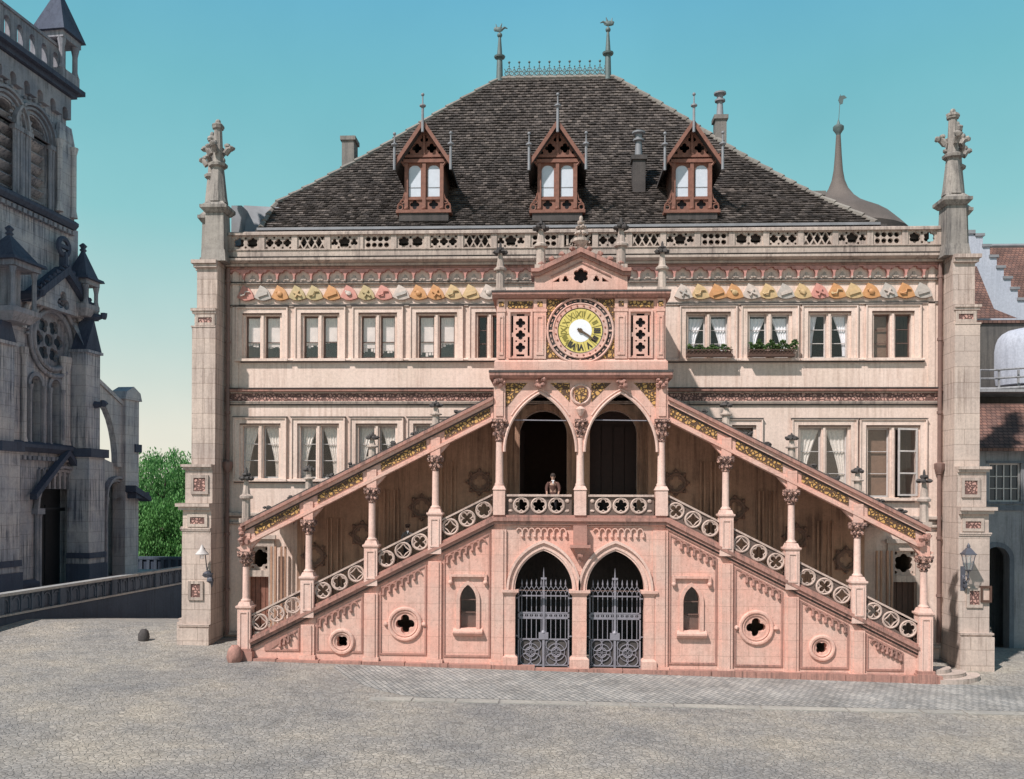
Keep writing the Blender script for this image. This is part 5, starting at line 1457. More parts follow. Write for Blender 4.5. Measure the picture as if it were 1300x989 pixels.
turret(X(14,360,1.0),.9,Z(14,410,1),Z(14,342,1),Z(14,286,1),1.0,y=-.9)
mb=MB()
for px,py in((118,404),(38,375),(118,515)):
    u,z=CU(px,py,.9); mb.tube([(u,-.4,z),(u,-1.1,z+.05),(u+.1,-1.5,z+.1)],[.25,.22,.12],6); mb.ball(u+.1,-1.5,z+.12,.2,1,1,1,6,4,.3)
cpart('gargoyle',mb,CHURCHD)
# --- belfry
mb=MB(); ac=[X(47,200),X(9,200)]; aw=1.0
ac=[uc+ (ub-uc)*.42,uc-(ub-uc)*.42]; 
ac=[X(47,200),X(11,190)]
az=Z(47,148); az0=Z(47,276)
aw=1.05
L=[rect(u0,ub,zmid,zc)]+[rarch(a-aw,a+aw,az0,az-aw) for a in ac]
mb.plate(L,.25,1.0); mb.box(ub-.75,ub,1.01,8,zmid,zc); mb.box(u0,u0+.75,1.01,8,zmid,zc); mb.box(u0,ub,8.01,8.7,zmid,zc); mb.box(u0+.8,ub-.8,2.6,2.7,zmid,zc)
# clasping corner piers
mb.box(ub-1.1,ub+.25,-.1,.249,zmid,zc-2.6); mb.frustum(ub-.42,.07,zc-2.6,zc-1.7,1.36,.36,1.0,.2)
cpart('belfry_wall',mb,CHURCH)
for a in ac:
    mb=MB()
    for i,(d,y) in enumerate(((.62,-.05),(.42,.05),(.2,.15))):
        mb.plate([rarch(a-aw-d,a+aw+d,az-aw-.01,az-aw),rarch(a-aw-d+.13,a+aw+d-.13,az-aw-.011,az-aw)],y,.249)
    for s in(-1,1):
        for d in(.12,.36,.58): mb.lathe(a+s*(aw+d),.08+.0,[(.15,az0),(.1,az0+.25),(.1,az-aw-.45),(.16,az-aw-.05),(.16,az-aw)],8)
        mb.box(min(a+s*(aw-.02),a+s*(aw+.75)),max(a+s*(aw-.02),a+s*(aw+.75)),-.08,.24,az-aw-.25,az-aw-.02)
    n=15
    for j in range(n): q=PI*(j+.5)/n; mb.ball(a+(aw+.85)*math.cos(q),.15,az-aw+(aw+.85)*math.sin(q),.1,1,1,1,6,4)
    w=cpart('belfry_arch',mb,CHURCHM)
    q=MB(); n=8
    for j in range(n):
        z=az0+.1+(az-az0-.3)*j/n; M=Matrix.Translation((a,.65,z))@Matrix.Rotation(math.radians(-38),4,'X'); q.box(-aw+.01,aw-.01,-.42,.42,0,.07,M)
    cpart('belfry_louvre',q,CHURCH,w)
mb=MB(); n=9
for j in range(n):
    u=u0+(ub-u0)*(j+.5)/n; z=zc-.95; hwid=(ub-u0)/n/2
    pts=[(u-hwid,zc-.05),(u-hwid,z-.3),(u-hwid*.45,z-.3),(u-hwid*.45,z)]+[(u+hwid*.45*math.cos(PI-PI*q/8),z+hwid*.45*math.sin(PI*q/8)) for q in range(1,8)]+[(u+hwid*.45,z),(u+hwid*.45,z-.3),(u+hwid,z-.3),(u+hwid,zc-.05)]
    mb.plate([pts],-.05,.249)
cpart('corbel_table',mb,CHURCHM)
mb=MB(); 
for (z,h,o) in((zc,.25,.25),(zc+.25,.25,.55)): mb.box(u0-o,ub+o,-o,8.7+o,z,z+h)
cpart('belfry_cornice',mb,CHURCHD)
zp=zc+.5; zp1=zp+1.75
mb=MB(); L=[rect(u0,ub-.8,zp,zp1)]
n=9
for j in range(n): 
    u=u0+(ub-.8-u0)*(j+.5)/n; L.append(rarch(u-.22,u+.22,zp+.45,zp1-.55,6))
mb.plate(L,.0,.3); mb.box(u0,ub-.8,-.08,.38,zp1,zp1+.15); mb.box(ub-.3,ub,.31,8.6,zp,zp1)
cpart('belfry_parapet',mb,CHURCHM)
tu=ub-.75
zte=Z(95,64); ztt=Z(72,-6)
mb=MB(); mb.box(tu-.75,tu+.75,-.55,.95,zp,zp+.5)
for a,b in((-1,-1),(1,-1),(1,1),(-1,1)): mb.lathe(tu+a*.58,.2+b*.58,[(.22,zp+.5),(.14,zp+.8),(.14,zte-.7),(.24,zte-.2)],8)
mb.box(tu-.25,tu+.25,-.05,.45,zp+.5,zte-.2)
mb.box(tu-.8,tu+.8,-.6,1.0,zte-.2,zte+.15); t=cpart('corner_turret',mb,CHURCHM)
q=MB(); q.lathe(tu,.2,[(1.4,zte+.155),(1.33,zte+.3),(.06,ztt+.6),(.12,ztt+.65),(.03,ztt+1.0)],4,rot=PI/4); cpart('turret_spire',q,CHURCHD,t)
# --- wing with flying buttress
wl=uR; w1=X(181,640,0); zw=Z(150,572)
mb=MB(); sc=X(147,660,-.5); sw=.95; 
L=[[(wl-.5,FL-1),(w1,FL-1),(w1,zw-1.3),(wl-.5,zw+.3)],rarch(sc-sw,sc+sw,FL-.5,Z(147,612,-.5)-sw)]
mb.plate(L,.6,1.3); mb.box(w1-.7,w1,1.31,9,FL-1,zw-1.5); cpart('wing_wall',mb,CHURCHW)
mb=MB(); mb.box(wl,w1-.8,1.9,2.0,FL-1,zw-1); cpart('wing_door',mb,bpy.data.materials['church_door'])
mb=MB(); zz=Z(147,612,-.5)
for d,y in((.36,.25),(.18,.4)): mb.plate([rarch(sc-sw-d,sc+sw+d,zz-sw-.01,zz-sw),rarch(sc-sw-d+.14,sc+sw+d-.14,zz-sw-.011,zz-sw)],y,.599)
for s in(-1,1): mb.lathe(sc+s*(sw+.2),.4,[(.18,FL-.2),(.1,FL+.3),(.1,zz-sw-.5),(.18,zz-sw)],8)
cpart('wing_portal',mb,CHURCHM)
pa,pb_=X(152,600,0),X(178,600,0)
ztop=Z(165,495); 
mb=MB(); mb.box(pb_-1.5,pb_-.0,.1,.95,FL-1,ztop-.6); mb.prism([(pb_-1.7,ztop-.6),(pb_+.2,ztop-.6),(pb_+.0,ztop-.1),(pb_-.75,ztop+.25),(pb_-1.5,ztop-.1)],.0,1.05); pier=cpart('buttress_pier',mb,CHURCHW)
q=MB(); q.box(pb_-1.3,pb_+.25,-.5,.19,zz-1.0,zz-.6); q.prism([(pb_-1.5,zz-.6),(pb_+.3,zz-1.2),(pb_+.3,zz-.9),(pb_-1.5,zz-.2)],-.6,.18); q.box(pb_-.5,pb_+.2,.0,1.0,zw+.0,zw+.5); cpart('pier_ledge',q,CHURCHD,pier)
mb=MB(); zA_=Z(134,490); zB_=ztop-1.6
pts=[(-.4,zA_+.3),(pb_-1.5,zB_+.6),(pb_-1.5,zB_-3.2)]
for j in range(9): a=PI/2*j/8; pts.append((pb_-1.5-.45-(pb_-1.5-.45+.4)*(1-math.cos(a)), zB_-3.2+(zA_-.7-(zB_-3.2))*math.sin(a)))
mb.plate([pts],.35,.75); slopebar(mb,-.4,pb_-1.5,zA_+.31,zB_+.61,0,.25,.25,.85)
cpart('flying_buttress',mb,CHURCHW)
# carved extras: dentils, niche arcade, portal gable, wall ribs
for z,n,a,b,r in((zmid-.25,26,u_left+1,ub+.2,.12),(zstr-.2,30,u_left+1,uR-.2,.12)):
    mb=MB()
    for j in range(n): u=a+(b-a)*(j+.5)/n; mb.box(u-r,u+r,-.28,-.001,z-.22,z)
    cpart('dentil_band',mb,CHURCHM)
mb=MB()
for j in range(9):
    u=pc-pw-.2+(2*pw+.4)*(j+.5)/9; w_=(2*pw+.4)/18
    mb.plate([rarch(u-w_,u+w_,zstr-1.9,zstr-1.0,8),rarch(u-w_*.62,u+w_*.62,zstr-1.89,zstr-1.0,8)],-.16,-.001)
cpart('blind_arcade',mb,CHURCHM)
for u in (uR-1.75,uR-2.05,lc[0]-1.0,lc[1]+1.0,X(94,520)):
    mb=MB(); mb.lathe(u,-.12,[(.2,zstr+.5),(.13,zstr+.8),(.13,zsh-1.2),(.22,zsh-.8),(.22,zsh-.6)],8); cpart('wall_shaft',mb,CHURCHW)
for s in(-1,1):
    mb=MB(); slopebar(mb,pc,pc+s*(pw+1.0),pz+1.1,pz-1.3,0,.3,-.6,-.2); 
    cpart('portal_gable',mb,CHURCHD)
mb=MB(); mb.tube([(rc[0]+(rr+1.1)*math.cos(PI*q_/20),-.2,rc[1]+.2+(rr+1.1)*math.sin(PI*q_/20)) for q_ in range(21)],.15,8); cpart('rose_hood',mb,CHURCHW)
for u,y_ in((ub+.05,-.2),(ub-1.2,-.2)):
    mb=MB(); mb.lathe(u,y_,[(.22,zmid+.5),(.14,zmid+.9),(.14,zc-3.2),(.24,zc-2.8)],8); cpart('wall_shaft',mb,CHURCHW)
# turn the church meshes from local axes into place
def desc(o):
    for c in o.children: yield c; yield from desc(c)
for o in list(desc(CH)):
    off=parent_loc(o.parent)
    o.data.transform(Matrix.Translation(off)); o.data.transform(CM); o.data.transform(Matrix.Translation(-off))
# ================================================================ TERRACE
A=Vector((-23.42,.42,0)); B=Vector((-21.89,15.5,0)); dd=(B-A).normalized(); nn=Vector((dd.y,-dd.x,0))
TM=Matrix(((dd.x,-nn.x,0,A.x),(dd.y,-nn.y,0,A.y),(0,0,1,0),(0,0,0,1)))
TW=thing('terrace_wall','long blue-black shaded terrace retaining wall with panelled parapet in front of the church','retaining wall',(A.x,A.y,gz(A.x,A.y)))
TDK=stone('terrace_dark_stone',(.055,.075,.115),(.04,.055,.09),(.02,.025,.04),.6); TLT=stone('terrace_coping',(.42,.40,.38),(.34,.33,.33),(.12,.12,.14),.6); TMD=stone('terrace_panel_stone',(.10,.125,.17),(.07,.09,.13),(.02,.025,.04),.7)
def tpart(n,mb,m): 
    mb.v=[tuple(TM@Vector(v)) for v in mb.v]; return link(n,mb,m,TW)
L0,L1=-16,24
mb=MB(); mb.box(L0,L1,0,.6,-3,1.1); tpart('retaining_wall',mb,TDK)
mb=MB(); mb.box(L0,L1,-.08,.62,1.1,1.18); mb.box(L0,L1,-.06,.40,1.93,2.05); tpart('coping',mb,TLT)
mb=MB(); n=60; st=(L1-L0)/n
mb.box(L0,L1,.10,.30,1.18,1.93)
for i in range(n+1):
    x=L0+st*i; mb.box(x-.06,x+.06,.02,.099,1.18,1.93)
    if i%6==0: mb.box(x-.2,x+.2,-.03,.36,1.181,1.929)
for i in range(n): x=L0+st*(i+.5); mb.plate([rarch(x-.24,x+.24,1.25,1.6,8),rarch(x-.17,x+.17,1.26,1.6,8)],.05,.099)
tpart('parapet',mb,TMD)
# terrace floor
mb=MB(); 
def tf(u,v):
    s=L0+(L1-L0)*u; a=A+dd*s; b=CO+du*((s-17)*1.0)-dn*3
    p=a.lerp(b,.08+.92*v); return (p.x,p.y,1.14)
mb.grid(tf,20,4); link('terrace',mb,TLT,kind='structure')
# far parapet crossing behind the lane
FP=thing('end_parapet','short dark panelled parapet wall closing the terrace in front of the trees','parapet wall',(-20,22,-.5))
a=P(150,712,26); b=P(262,708,26)
mb=MB(); mb.box(a[0]-1,b[0]+8,26,26.5,-4,b[1]-.15); link('parapet_wall',mb,TDK,FP)
mb=MB(); mb.box(a[0]-1,b[0]+8,25.9,26.6,b[1]-.15,b[1]+.02)
n=30
for i in range(n): x=a[0]-1+(b[0]-a[0]+9)*i/n; mb.box(x,x+.2,25.92,25.999,b[1]-1.2,b[1]-.151)
link('parapet_trim',mb,TMD,FP)
# ================================================================ TREES behind
LG=[leafmat('leaves_a',(.06,.16,.04),(.11,.29,.07),(.17,.40,.11)),leafmat('leaves_b',(.07,.18,.05),(.13,.33,.10),(.20,.44,.15)),leafmat('leaves_c',(.05,.15,.04),(.10,.26,.07),(.15,.36,.10))]
BARK=plain('bark',(.06,.045,.035),.9,scale=3,bmp=.6)
rt=random.Random(5)
def tree(x,y,zg,h,w,mi,label,n=5200,droop=False):
    T_=thing('tree',label,'tree',(x,y,zg),'trees below the terrace')
    mb=MB(); mb.tube([(x,y,zg-.5),(x+.1,y,zg+h*.3),(x-.1,y,zg+h*.6),(x,y,zg+h*.85)],[.35,.28,.18,.05],8)
    for i in range(9):
        z=zg+h*(.25+.06*i); a=rt.uniform(0,6.3); r=w*.42; mb.tube([(x,y,z),(x+r*.5*math.cos(a),y+r*.5*math.sin(a),z+h*.06),(x+r*math.cos(a),y+r*math.sin(a),z+h*.05)],[.12,.07,.02],5)
    link('trunk',mb,BARK,T_)
    # clumps
    cl=[]
    for i in range(70):
        t=rt.random(); z=zg+h*(.08+.90*t); rr=w*.5*math.sqrt(max(.05,1-(t-.35)**2/.5))*rt.uniform(.35,1.0); a=rt.uniform(0,6.3)
        cl.append((x+rr*math.cos(a),y+rr*math.sin(a),z,rt.uniform(.5,1.15)))
    q=MB(); V=q.v; Fc=q.f
    for i in range(n):
        c=rt.choice(cl); r=c[3]*rt.random()**.4; a=rt.uniform(0,6.3); b=math.asin(rt.uniform(-1,1))
        px_=c[0]+r*math.cos(a)*math.cos(b); py_=c[1]+r*math.sin(a)*math.cos(b); pz_=c[2]+r*math.sin(b)*1.1-(rt.random()**3*.9)
        if pz_<zg: continue
        s=rt.uniform(.045,.105); e=Vector((rt.gauss(0,1),rt.gauss(0,1),rt.gauss(0,1))).normalized(); g=e.cross(Vector((rt.gauss(0,.3),rt.gauss(0,.3),1))).normalized(); e=(e*.4+Vector((0,0,-1))).normalized()
        p=Vector((px_,py_,pz_)); k=len(V)
        V+= [tuple(p-g*s*.6),tuple(p+e*s*1.6),tuple(p+g*s*.6),tuple(p-e*s*1.2)]; Fc.append((k,k+1,k+2,k+3))
    link('crown',q,LG[mi],T_,smooth=False)
def tx(px,py,Y): return P(px,py,Y)
specs=[(168,584,34,'leftmost full green tree rising beside the church wall',5.5,0),(190,578,38,'tallest bright green tree just right of the church pier',5.5,1),(210,579,33,'rounded mid-green tree standing in the middle of the gap',5.5,2),(232,573,36,'green tree whose dark bare twig reaches towards the town hall corner',6,1),(252,585,41,'green tree mostly hidden behind the town hall corner',6,0)]
for px,py,Y,lb,w,mi in specs:
    x,z=P(px,py,Y); zg=gz(x,Y); tree(x,Y,zg,z-zg,w,mi,lb,17000)
for px,Y,py,lb in((178,30,622,'low bushy green tree directly behind the end parapet at left'),(205,29.5,640,'low dense green bush tree behind the middle of the end parapet'),(236,30,628,'low leafy tree behind the end parapet next to the town hall buttress')):
    x,z=P(px,py,Y); zg=gz(x,Y); tree(x,Y,zg,z-zg,4.2,2 if px<200 else 0,lb,10000)
mb=MB(); x,z=P(245,574,20); 
# ================================================================ RIGHT-HAND NEIGHBOURS
RED=stone('red_tile_roof',(.30,.115,.075),(.22,.09,.06),(.08,.04,.035),.6,fine=.5)
def redtiles():
    m,nt,b=newmat('red_roof_tiles'); v=mapped(nt,(1,1,1)); sp_=N(nt,'ShaderNodeSeparateXYZ'); nt.links.new(v,sp_.inputs[0]); cb=N(nt,'ShaderNodeCombineXYZ'); nt.links.new(sp_.outputs[0],cb.inputs[0]); nt.links.new(sp_.outputs[2],cb.inputs[1])
    br=N(nt,'ShaderNodeTexBrick'); nt.links.new(cb.outputs[0],br.inputs['Vector']); br.inputs['Scale'].default_value=1; br.inputs['Brick Width'].default_value=.22; br.inputs['Row Height'].default_value=.16; br.inputs['Mortar Size'].default_value=.02
    br.inputs['Color1'].default_value=(.25,.125,.095,1); br.inputs['Color2'].default_value=(.16,.09,.075,1); br.inputs['Mortar'].default_value=(.07,.035,.03,1)
    c=mix(nt,br.outputs['Color'],ramp(nt,noise(nt,.8,5,.7),[(.35,.5),(.6,1.1)]),1,'MULTIPLY'); nt.links.new(c,b.inputs['Base Color']); b.inputs['Roughness'].default_value=.85; bump(nt,b,br.outputs['Fac'],-.5,.05); return m
REDT=redtiles()
WALLB=stone('blue_grey_render',(.37,.36,.37),(.28,.275,.30),(.08,.075,.08),.75)
GABLEW=stone('pale_gable_render',(.52,.54,.62),(.46,.48,.56),(.2,.21,.26),.4)
# house with stepped gable and red roof
Yh=14
HB=thing('gabled_house','house with pale stepped gable wall and dark red tiled roof behind the right corner','house',(P(1290,700,Yh)[0]+3,Yh,gz(20,Yh)))
x0,zt_=P(1228,297,Yh); xr,zr_=P(1290,392,Yh)
mb=MB()
# gable wall: its slope edge stepped, running down to the right
pts=[(x0-6,-3),(xr+.6,-3),(xr+.6,zr_-.2)]
n=7
for i in range(n):
    t=1-i/n; t2=1-(i+1)/n; xa=x0+.45+(xr-x0)*t; xb=x0+.45+(xr-x0)*t2; za=zt_+(zr_-zt_)*t
    pts+=[(xa,za+.45*(1)),(xb+.0,za+.45)]
pts+=[(x0+.3,zt_),(x0-.35,zt_),(x0-.5,zt_-.8),(x0-6,zr_)]
mb.plate([pts],Yh,Yh+.5); link('stepped_gable',mb,GABLEW,HB)
mb=MB()
for i in range(n):
    t=1-i/n; xa=x0+.45+(xr-x0)*t; xb=x0+.45+(xr-x0)*(1-(i+1)/n); za=zt_+(zr_-zt_)*t+.45
    mb.box(min(xa,xb)-.05,max(xa,xb)+.08,Yh-.08,Yh+.6,za,za+.14)
mb.box(x0-.4,x0+.4,Yh-.08,Yh+.6,zt_+.001,zt_+.2)
link('gable_coping',mb,LEAD,HB)
# rear red roof
zrid=P(1275,313,Yh+6)[1]; zev=P(1275,400,Yh+.6)[1]
mb=MB(); mb.add([(x0+.2,Yh+6,zrid),(x0+16,Yh+6,zrid),(x0+16,Yh+.55,zev-.4),(x0+.2,Yh+.55,zev-.4)],[(0,1,2,3)]); mb.add([(x0+.2,Yh+6,zrid),(x0+16,Yh+6,zrid),(x0+16,Yh+12,zev-.4),(x0+.2,Yh+12,zev-.4)],[(3,2,1,0)]); link('roof',mb,REDT,HB)
mb=MB(); mb.box(x0+.3,x0+15.8,Yh+.8,Yh+11.8,-3,zev-.5); link('wall',mb,WALLB,HB)
mb=MB(); mb.tube([(x0+.2,Yh+6,zrid+.03),(x0+16,Yh+6,zrid+.03)],.14,6); link('ridge',mb,LEAD,HB)
# lean-to red roof in front of the gable
LHX=P(1237,400,11)[0]
LO=thing('round_bay_house','low house with pale rounded bay, balcony rails and short red roof at the right edge','house',(P(1275,700,10)[0],10,gz(19,10)))
a=P(1232,345,11.5); b=P(1262,402,11)
mb=MB(); z0=P(1290,402,9.6)[1]
mb.add([(a[0]-3,13.9,P(1232,338,13.9)[1]),(P(1240,340,13.9)[0],13.9,P(1240,338,13.9)[1]),(P(1262,392,11)[0],11,P(1262,392,11)[1]),(P(1292,399,10)[0]+0,10,z0),(a[0]-3,10,z0)],[(0,1,2,3,4)]); mb.box(a[0]-3,P(1330,400,10)[0],9.9,13.8,z0-.25,z0-.1)
link('small_roof',mb,REDT,LO)
zb0=P(1280,485,10)[1]
mb=MB(); mb.box(a[0]-3,P(1340,400,10)[0],10,13.7,-3,z0-.26); link('wall',mb,stone('dark_brown_render',(.13,.115,.105),(.09,.08,.08),(.03,.03,.03),.6),LO)
mb=MB(); bc=P(1306,450,10)[0]; br_=P(1306,450,10)[0]-P(1262,450,10)[0]; zt2=P(1290,412,9)[1]; 
prof_=[(br_*.95,zb0-.2),(br_,zb0+.3),(br_*1.0,zt2-1.2),(br_*.97,zt2-.85),(br_*.9,zt2-.55),(br_*.78,zt2-.32),(br_*.6,zt2-.14),(br_*.35,zt2-.04),(.05,zt2)]
mb.lathe(bc,10,prof_,48); link('rounded_bay',mb,GABLEW,LO)
mb=MB()
for z,r in((zb0+.35,.05),(zb0-.05,.05),(zb0-.55,.09)):
    mb.tube([(a[0]-2,8.3,z),(P(1262,450,8.3)[0],8.3,z),(P(1345,450,7.6)[0],7.6,z+.1)],r,6)
for i in range(7): x=a[0]-1+i*.9; mb.box(x-.04,x+.04,8.25,8.33,zb0-.55,zb0+.35)
mb.box(a[0]-3,P(1345,450,8)[0],7.9,9.99,zb0-.72,zb0-.6)
link('balcony_rail',mb,WALLB,LO)
# lower front house
LF=thing('corner_house','blue-grey rendered low house with red lean-to roof, barred window and dark archway','house',(P(1280,700,5)[0],5,gz(18,5)))
Y5=5.0; xl=P(1240,600,Y5)[0]; xr5=P(1400,600,Y5)[0]; z_e=P(1280,566,Y5)[1]
wx0,wz1=P(1256,588,Y5); wx1,wz0=P(1296,637,Y5); ax0,az1=P(1249,694,Y5); ax1,_=P(1281,694,Y5); ab=gz(18,5)
mb=MB(); mb.plate([rect(xl-2,xr5,-2,z_e),rect(wx0,wx1,wz0,wz1),rarch(ax0,ax1,ab-.5,az1-(ax1-ax0)/2)],Y5,Y5+.5); mb.box(xl-2,xr5,Y5+3,Y5+3.2,-2,z_e+1); mb.box(xl-2,xl-1.7,Y5+.51,Y5+3,-2,z_e)
mb.box(xr5-.3,xr5,Y5+.51,Y5+2.99,-2,z_e)
link('wall',mb,WALLB,LF)
mb=MB(); mb.box(xl-2,xr5,Y5-.08,Y5-.001,P(1280,648,Y5)[1],P(1280,642,Y5)[1]); mb.box(wx0-.12,wx1+.12,Y5-.06,Y5-.001,wz0-.1,wz0); mb.box(wx0-.12,wx1+.12,Y5-.06,Y5-.001,wz1,wz1+.1)
mb.plate([rarch(ax0-.2,ax1+.2,ab-.5,az1-(ax1-ax0)/2,14),rarch(ax0,ax1,ab-.51,az1-(ax1-ax0)/2,14)],Y5-.06,Y5-.001)
link('wall_band',mb,stone('band_stone',(.18,.2,.23),(.14,.15,.18),(.05,.05,.06),.5),LF)
mb=MB(); L=[rect(wx0,wx1,wz0,wz1)]
for i in range(4):
    for j in range(3):
        a_=wx0+.05+(wx1-wx0-.1)*i/4; c_=wz0+.05+(wz1-wz0-.1)*j/3; L.append(rect(a_+.025,a_+(wx1-wx0-.1)/4-.025,c_+.02,c_+(wz1-wz0-.1)/3-.02))
mb.plate(L,Y5+.12,Y5+.16); w=link('window_frame',mb,WHITEP,LF); mb=MB(); mb.box(wx0,wx1,Y5+.18,Y5+.19,wz0,wz1); link('pane',mb,plain('dark_pane',(.05,.06,.08),.2),w)
mb=MB(); za=P(1280,512,Y5+3)[1]; mb.add([(xl-2,Y5-.5,z_e-.1),(xr5,Y5-.5,z_e-.1),(xr5,Y5+3.2,za),(xl-2,Y5+3.2,za)],[(0,1,2,3)]); mb.box(xl-2,xr5,Y5-.5,Y5-.35,z_e-.25,z_e-.11); link('roof',mb,REDT,LF)
# turret with flared spire behind the roof
Yt=15
TS=thing('spired_turret','slender flared spire turret with ball and flag vane behind the right roof slope','turret',(P(1085,290,Yt)[0],Yt,14))
xc,ztp=P(1064,160,Yt); 
pr=[]
for px,py in((1112,290),(1104,280),(1092,272),(1084,262),(1076,246),(1070.5,222),(1068,190),(1066.3,172)):
    pass
sx,_=P(1064,250,Yt); 
mb=MB()
tab=[(84,302),(72,289),(63,280),(52,272),(40,265.5),(29,259),(19,250),(12,240),(7.8,229),(5.6,216),(4.2,198),(2.8,172)]
s_=(Yt-CY)/F
prof2=[(a*s_,P(1064,py,Yt)[1]) for a,py in tab]; prof2.insert(0,(76*s_,12))
mb.lathe(sx,Yt,prof2,24); link('spire_roof',mb,TILE,TS)
mb=MB(); mb.lathe(sx,Yt,[(.12,prof2[-1][1]),(.14,prof2[-1][1]+.1),(.3,P(1064,163,Yt)[1]-.05),(.3,P(1064,163,Yt)[1]+.08),(.1,P(1064,158,Yt)[1]),(.03,P(1064,152,Yt)[1])],10); mb.ball(sx,Yt,P(1064,162,Yt)[1],.24,1.2,1,.8,10,6)
mb.tube([(sx,Yt,P(1064,158,Yt)[1]),(sx+.1,Yt,P(1066,120,Yt)[1])],.018,5); link('spire_rod',mb,GREENM,TS)
fx,fz=P(1067,127,Yt); mb=MB(); mb.prism([(fx-.02,fz-.25),(fx+.12,fz-.2),(fx+.16,fz+.05),(fx+.34,fz+.12),(fx+.2,fz+.25),(fx-.05,fz+.22),(fx-.12,fz)],Yt-.02,Yt+.02); link('flag_vane',mb,GREENM,TS)
# ================================================================ PEOPLE
SKIN=plain('skin',(.45,.27,.20),.6,var=.08,bmp=0); HAIR=plain('dark_hair',(.04,.025,.02),.8)
def skinmesh(name,verts,edges,radii,m,parent,sub=1,root=0):
    me=bpy.data.meshes.new(name); me.from_pydata(verts,edges,[]); o=bpy.data.objects.new(name,me); COL.objects.link(o)
    md=o.modifiers.new('s','SKIN'); md.branch_smoothing=.6
    for i,r in enumerate(radii): me.skin_vertices[0].data[i].radius=(r,r) if not isinstance(r,tuple) else r
    me.skin_vertices[0].data[root].use_root=True
    sb=o.modifiers.new('u','SUBSURF'); sb.levels=sub; sb.render_levels=sub
    dg=bpy.context.evaluated_depsgraph_get(); nm=bpy.data.meshes.new_from_object(o.evaluated_get(dg)); nm.name=name
    bpy.data.objects.remove(o); 
    nm.materials.clear(); nm.materials.append(m); nm.shade_smooth()
    ob=bpy.data.objects.new(name,nm); COL.objects.link(ob); ob.parent=parent
    return ob
def person(x,y,z,rz,label,coat,hat,hands,sc=.93):
    Pn=thing('person',label,'person',(x,y,z)); Pn.rotation_euler=(0,0,rz); Pn.scale=(sc,)*3
    # local: faces -y
    V=[(0,0,.98),(0,.01,1.15),(0,.0,1.34),(0,0,1.46),(0,-.01,1.54),(0,-.01,1.62),(0,-.01,1.72)]
    R=[.15,.14,(.17,.12),.08,.055,.088,.075]; E=[(0,1),(1,2),(2,3),(3,4),(4,5),(5,6)]
    for s in(-1,1):
        b=len(V)
        V+= [(s*.09,0,.90),(s*.1,-.01,.50),(s*.1,.02,.10),(s*.11,-.14,.05)]; R+=[.1,.065,.045,.04]; E+=[(0,b),(b,b+1),(b+1,b+2),(b+2,b+3)]
        b=len(V); hx,hy,hz=hands[0 if s<0 else 1]
        V+= [(s*.19,0,1.40),(s*.25,-.02+hy*.35,1.16),(hx,hy,hz),(hx,hy-.07,hz-.01)]; R+=[.065,.045,.03,.036]; E+=[(2,b),(b,b+1),(b+1,b+2),(b+2,b+3)]
        for k in range(5):
            f=len(V); off=(k-1.5)*.021*-s if k<4 else s*-.05; ln=[.055,.068,.072,.06,.045][k]
            if k==4: V+= [(hx-s*.035,hy-.05,hz+.005),(hx-s*.055,hy-.08,hz-.005)]
            else: V+= [(hx+off,hy-.10,hz),(hx+off,hy-.10-ln*.8,hz-.03)]
            R+=[.010,.008]; E+=[(b+3,f),(f,f+1)]
    body=skinmesh('body',V,E,R,SKIN,Pn,1)
    # face: nose, ears, eyes, mouth folded into the body mesh
    q=MB(); q.add([(-.018,-.088,1.60),(.018,-.088,1.60),(0,-.118,1.605),(0,-.09,1.65)],[(0,1,2),(0,2,3),(1,3,2)])
    for s in(-1,1): q.ball(s*.088,-.005,1.625,.028,.4,.8,1.2,6,4)
    me=body.data; import bmesh
    bm=bmesh.new(); bm.from_mesh(me); t=bpy.data.meshes.new('t'); t.from_pydata(q.v,[],q.f); bm.from_mesh(t); bm.to_mesh(me); bm.free(); bpy.data.meshes.remove(t)
    def loc(n,mb,m):
        me=bpy.data.meshes.new(n); me.from_pydata(mb.v,[],mb.f); me.materials.append(m); me.shade_smooth(); o=bpy.data.objects.new(n,me); COL.objects.link(o); o.parent=Pn; return o
    q=MB()
    for s in(-1,1): q.ball(s*.032,-.088,1.648,.011,1,.6,.7,6,4)
    q.box(-.025,.025,-.094,-.085,1.572,1.578); loc('face_detail',q,HAIR)
    q=MB(); q.ball(0,.012,1.675,.102,1,1.05,.95,12,8,.03); 
    if not hat: loc('hair',q,HAIR)
    else: loc('hair',q,HAIR); q=MB(); q.lathe(0,-.0,[(.105,1.70),(.115,1.72),(.12,1.77),(.10,1.80),(.02,1.81)],14); q.grid(lambda u,v:(.10*math.cos(PI+PI*u)*(1-.0*v),-.05-.07*v+.06*math.sin(PI+PI*u)*v-.02,1.71-.02*v),8,2); loc('cap',q,WOODD)
    # coat as one grown surface
    V=[(0,0,.78),(0,0,1.0),(0,.01,1.15),(0,0,1.34),(0,0,1.45),(0,0,1.49)]; R=[(.22,.17),(.18,.15),(.17,.14),(.2,.145),.10,.085]; E=[(0,1),(1,2),(2,3),(3,4),(4,5)]
    for s in(-1,1):
        b=len(V); hx,hy,hz=hands[0 if s<0 else 1]
        V+= [(s*.19,0,1.40),(s*.25,-.02+hy*.35,1.16),(hx*.99+s*.005,hy*.86,hz+.02)]; R+=[.085,.062,.048]; E+=[(3,b),(b,b+1),(b+1,b+2)]
    skinmesh('coat',V,E,R,coat,Pn,1,2)
    V=[(0,0,.95)];R=[.155];E=[]
    for s in(-1,1):
        b=len(V); V+= [(s*.09,0,.88),(s*.1,-.01,.50),(s*.1,.02,.09)]; R+=[.115,.085,.07]; E+=[(0,b),(b,b+1),(b+1,b+2)]
    skinmesh('trousers',V,E,R,DARK,Pn,1)
    q=MB()
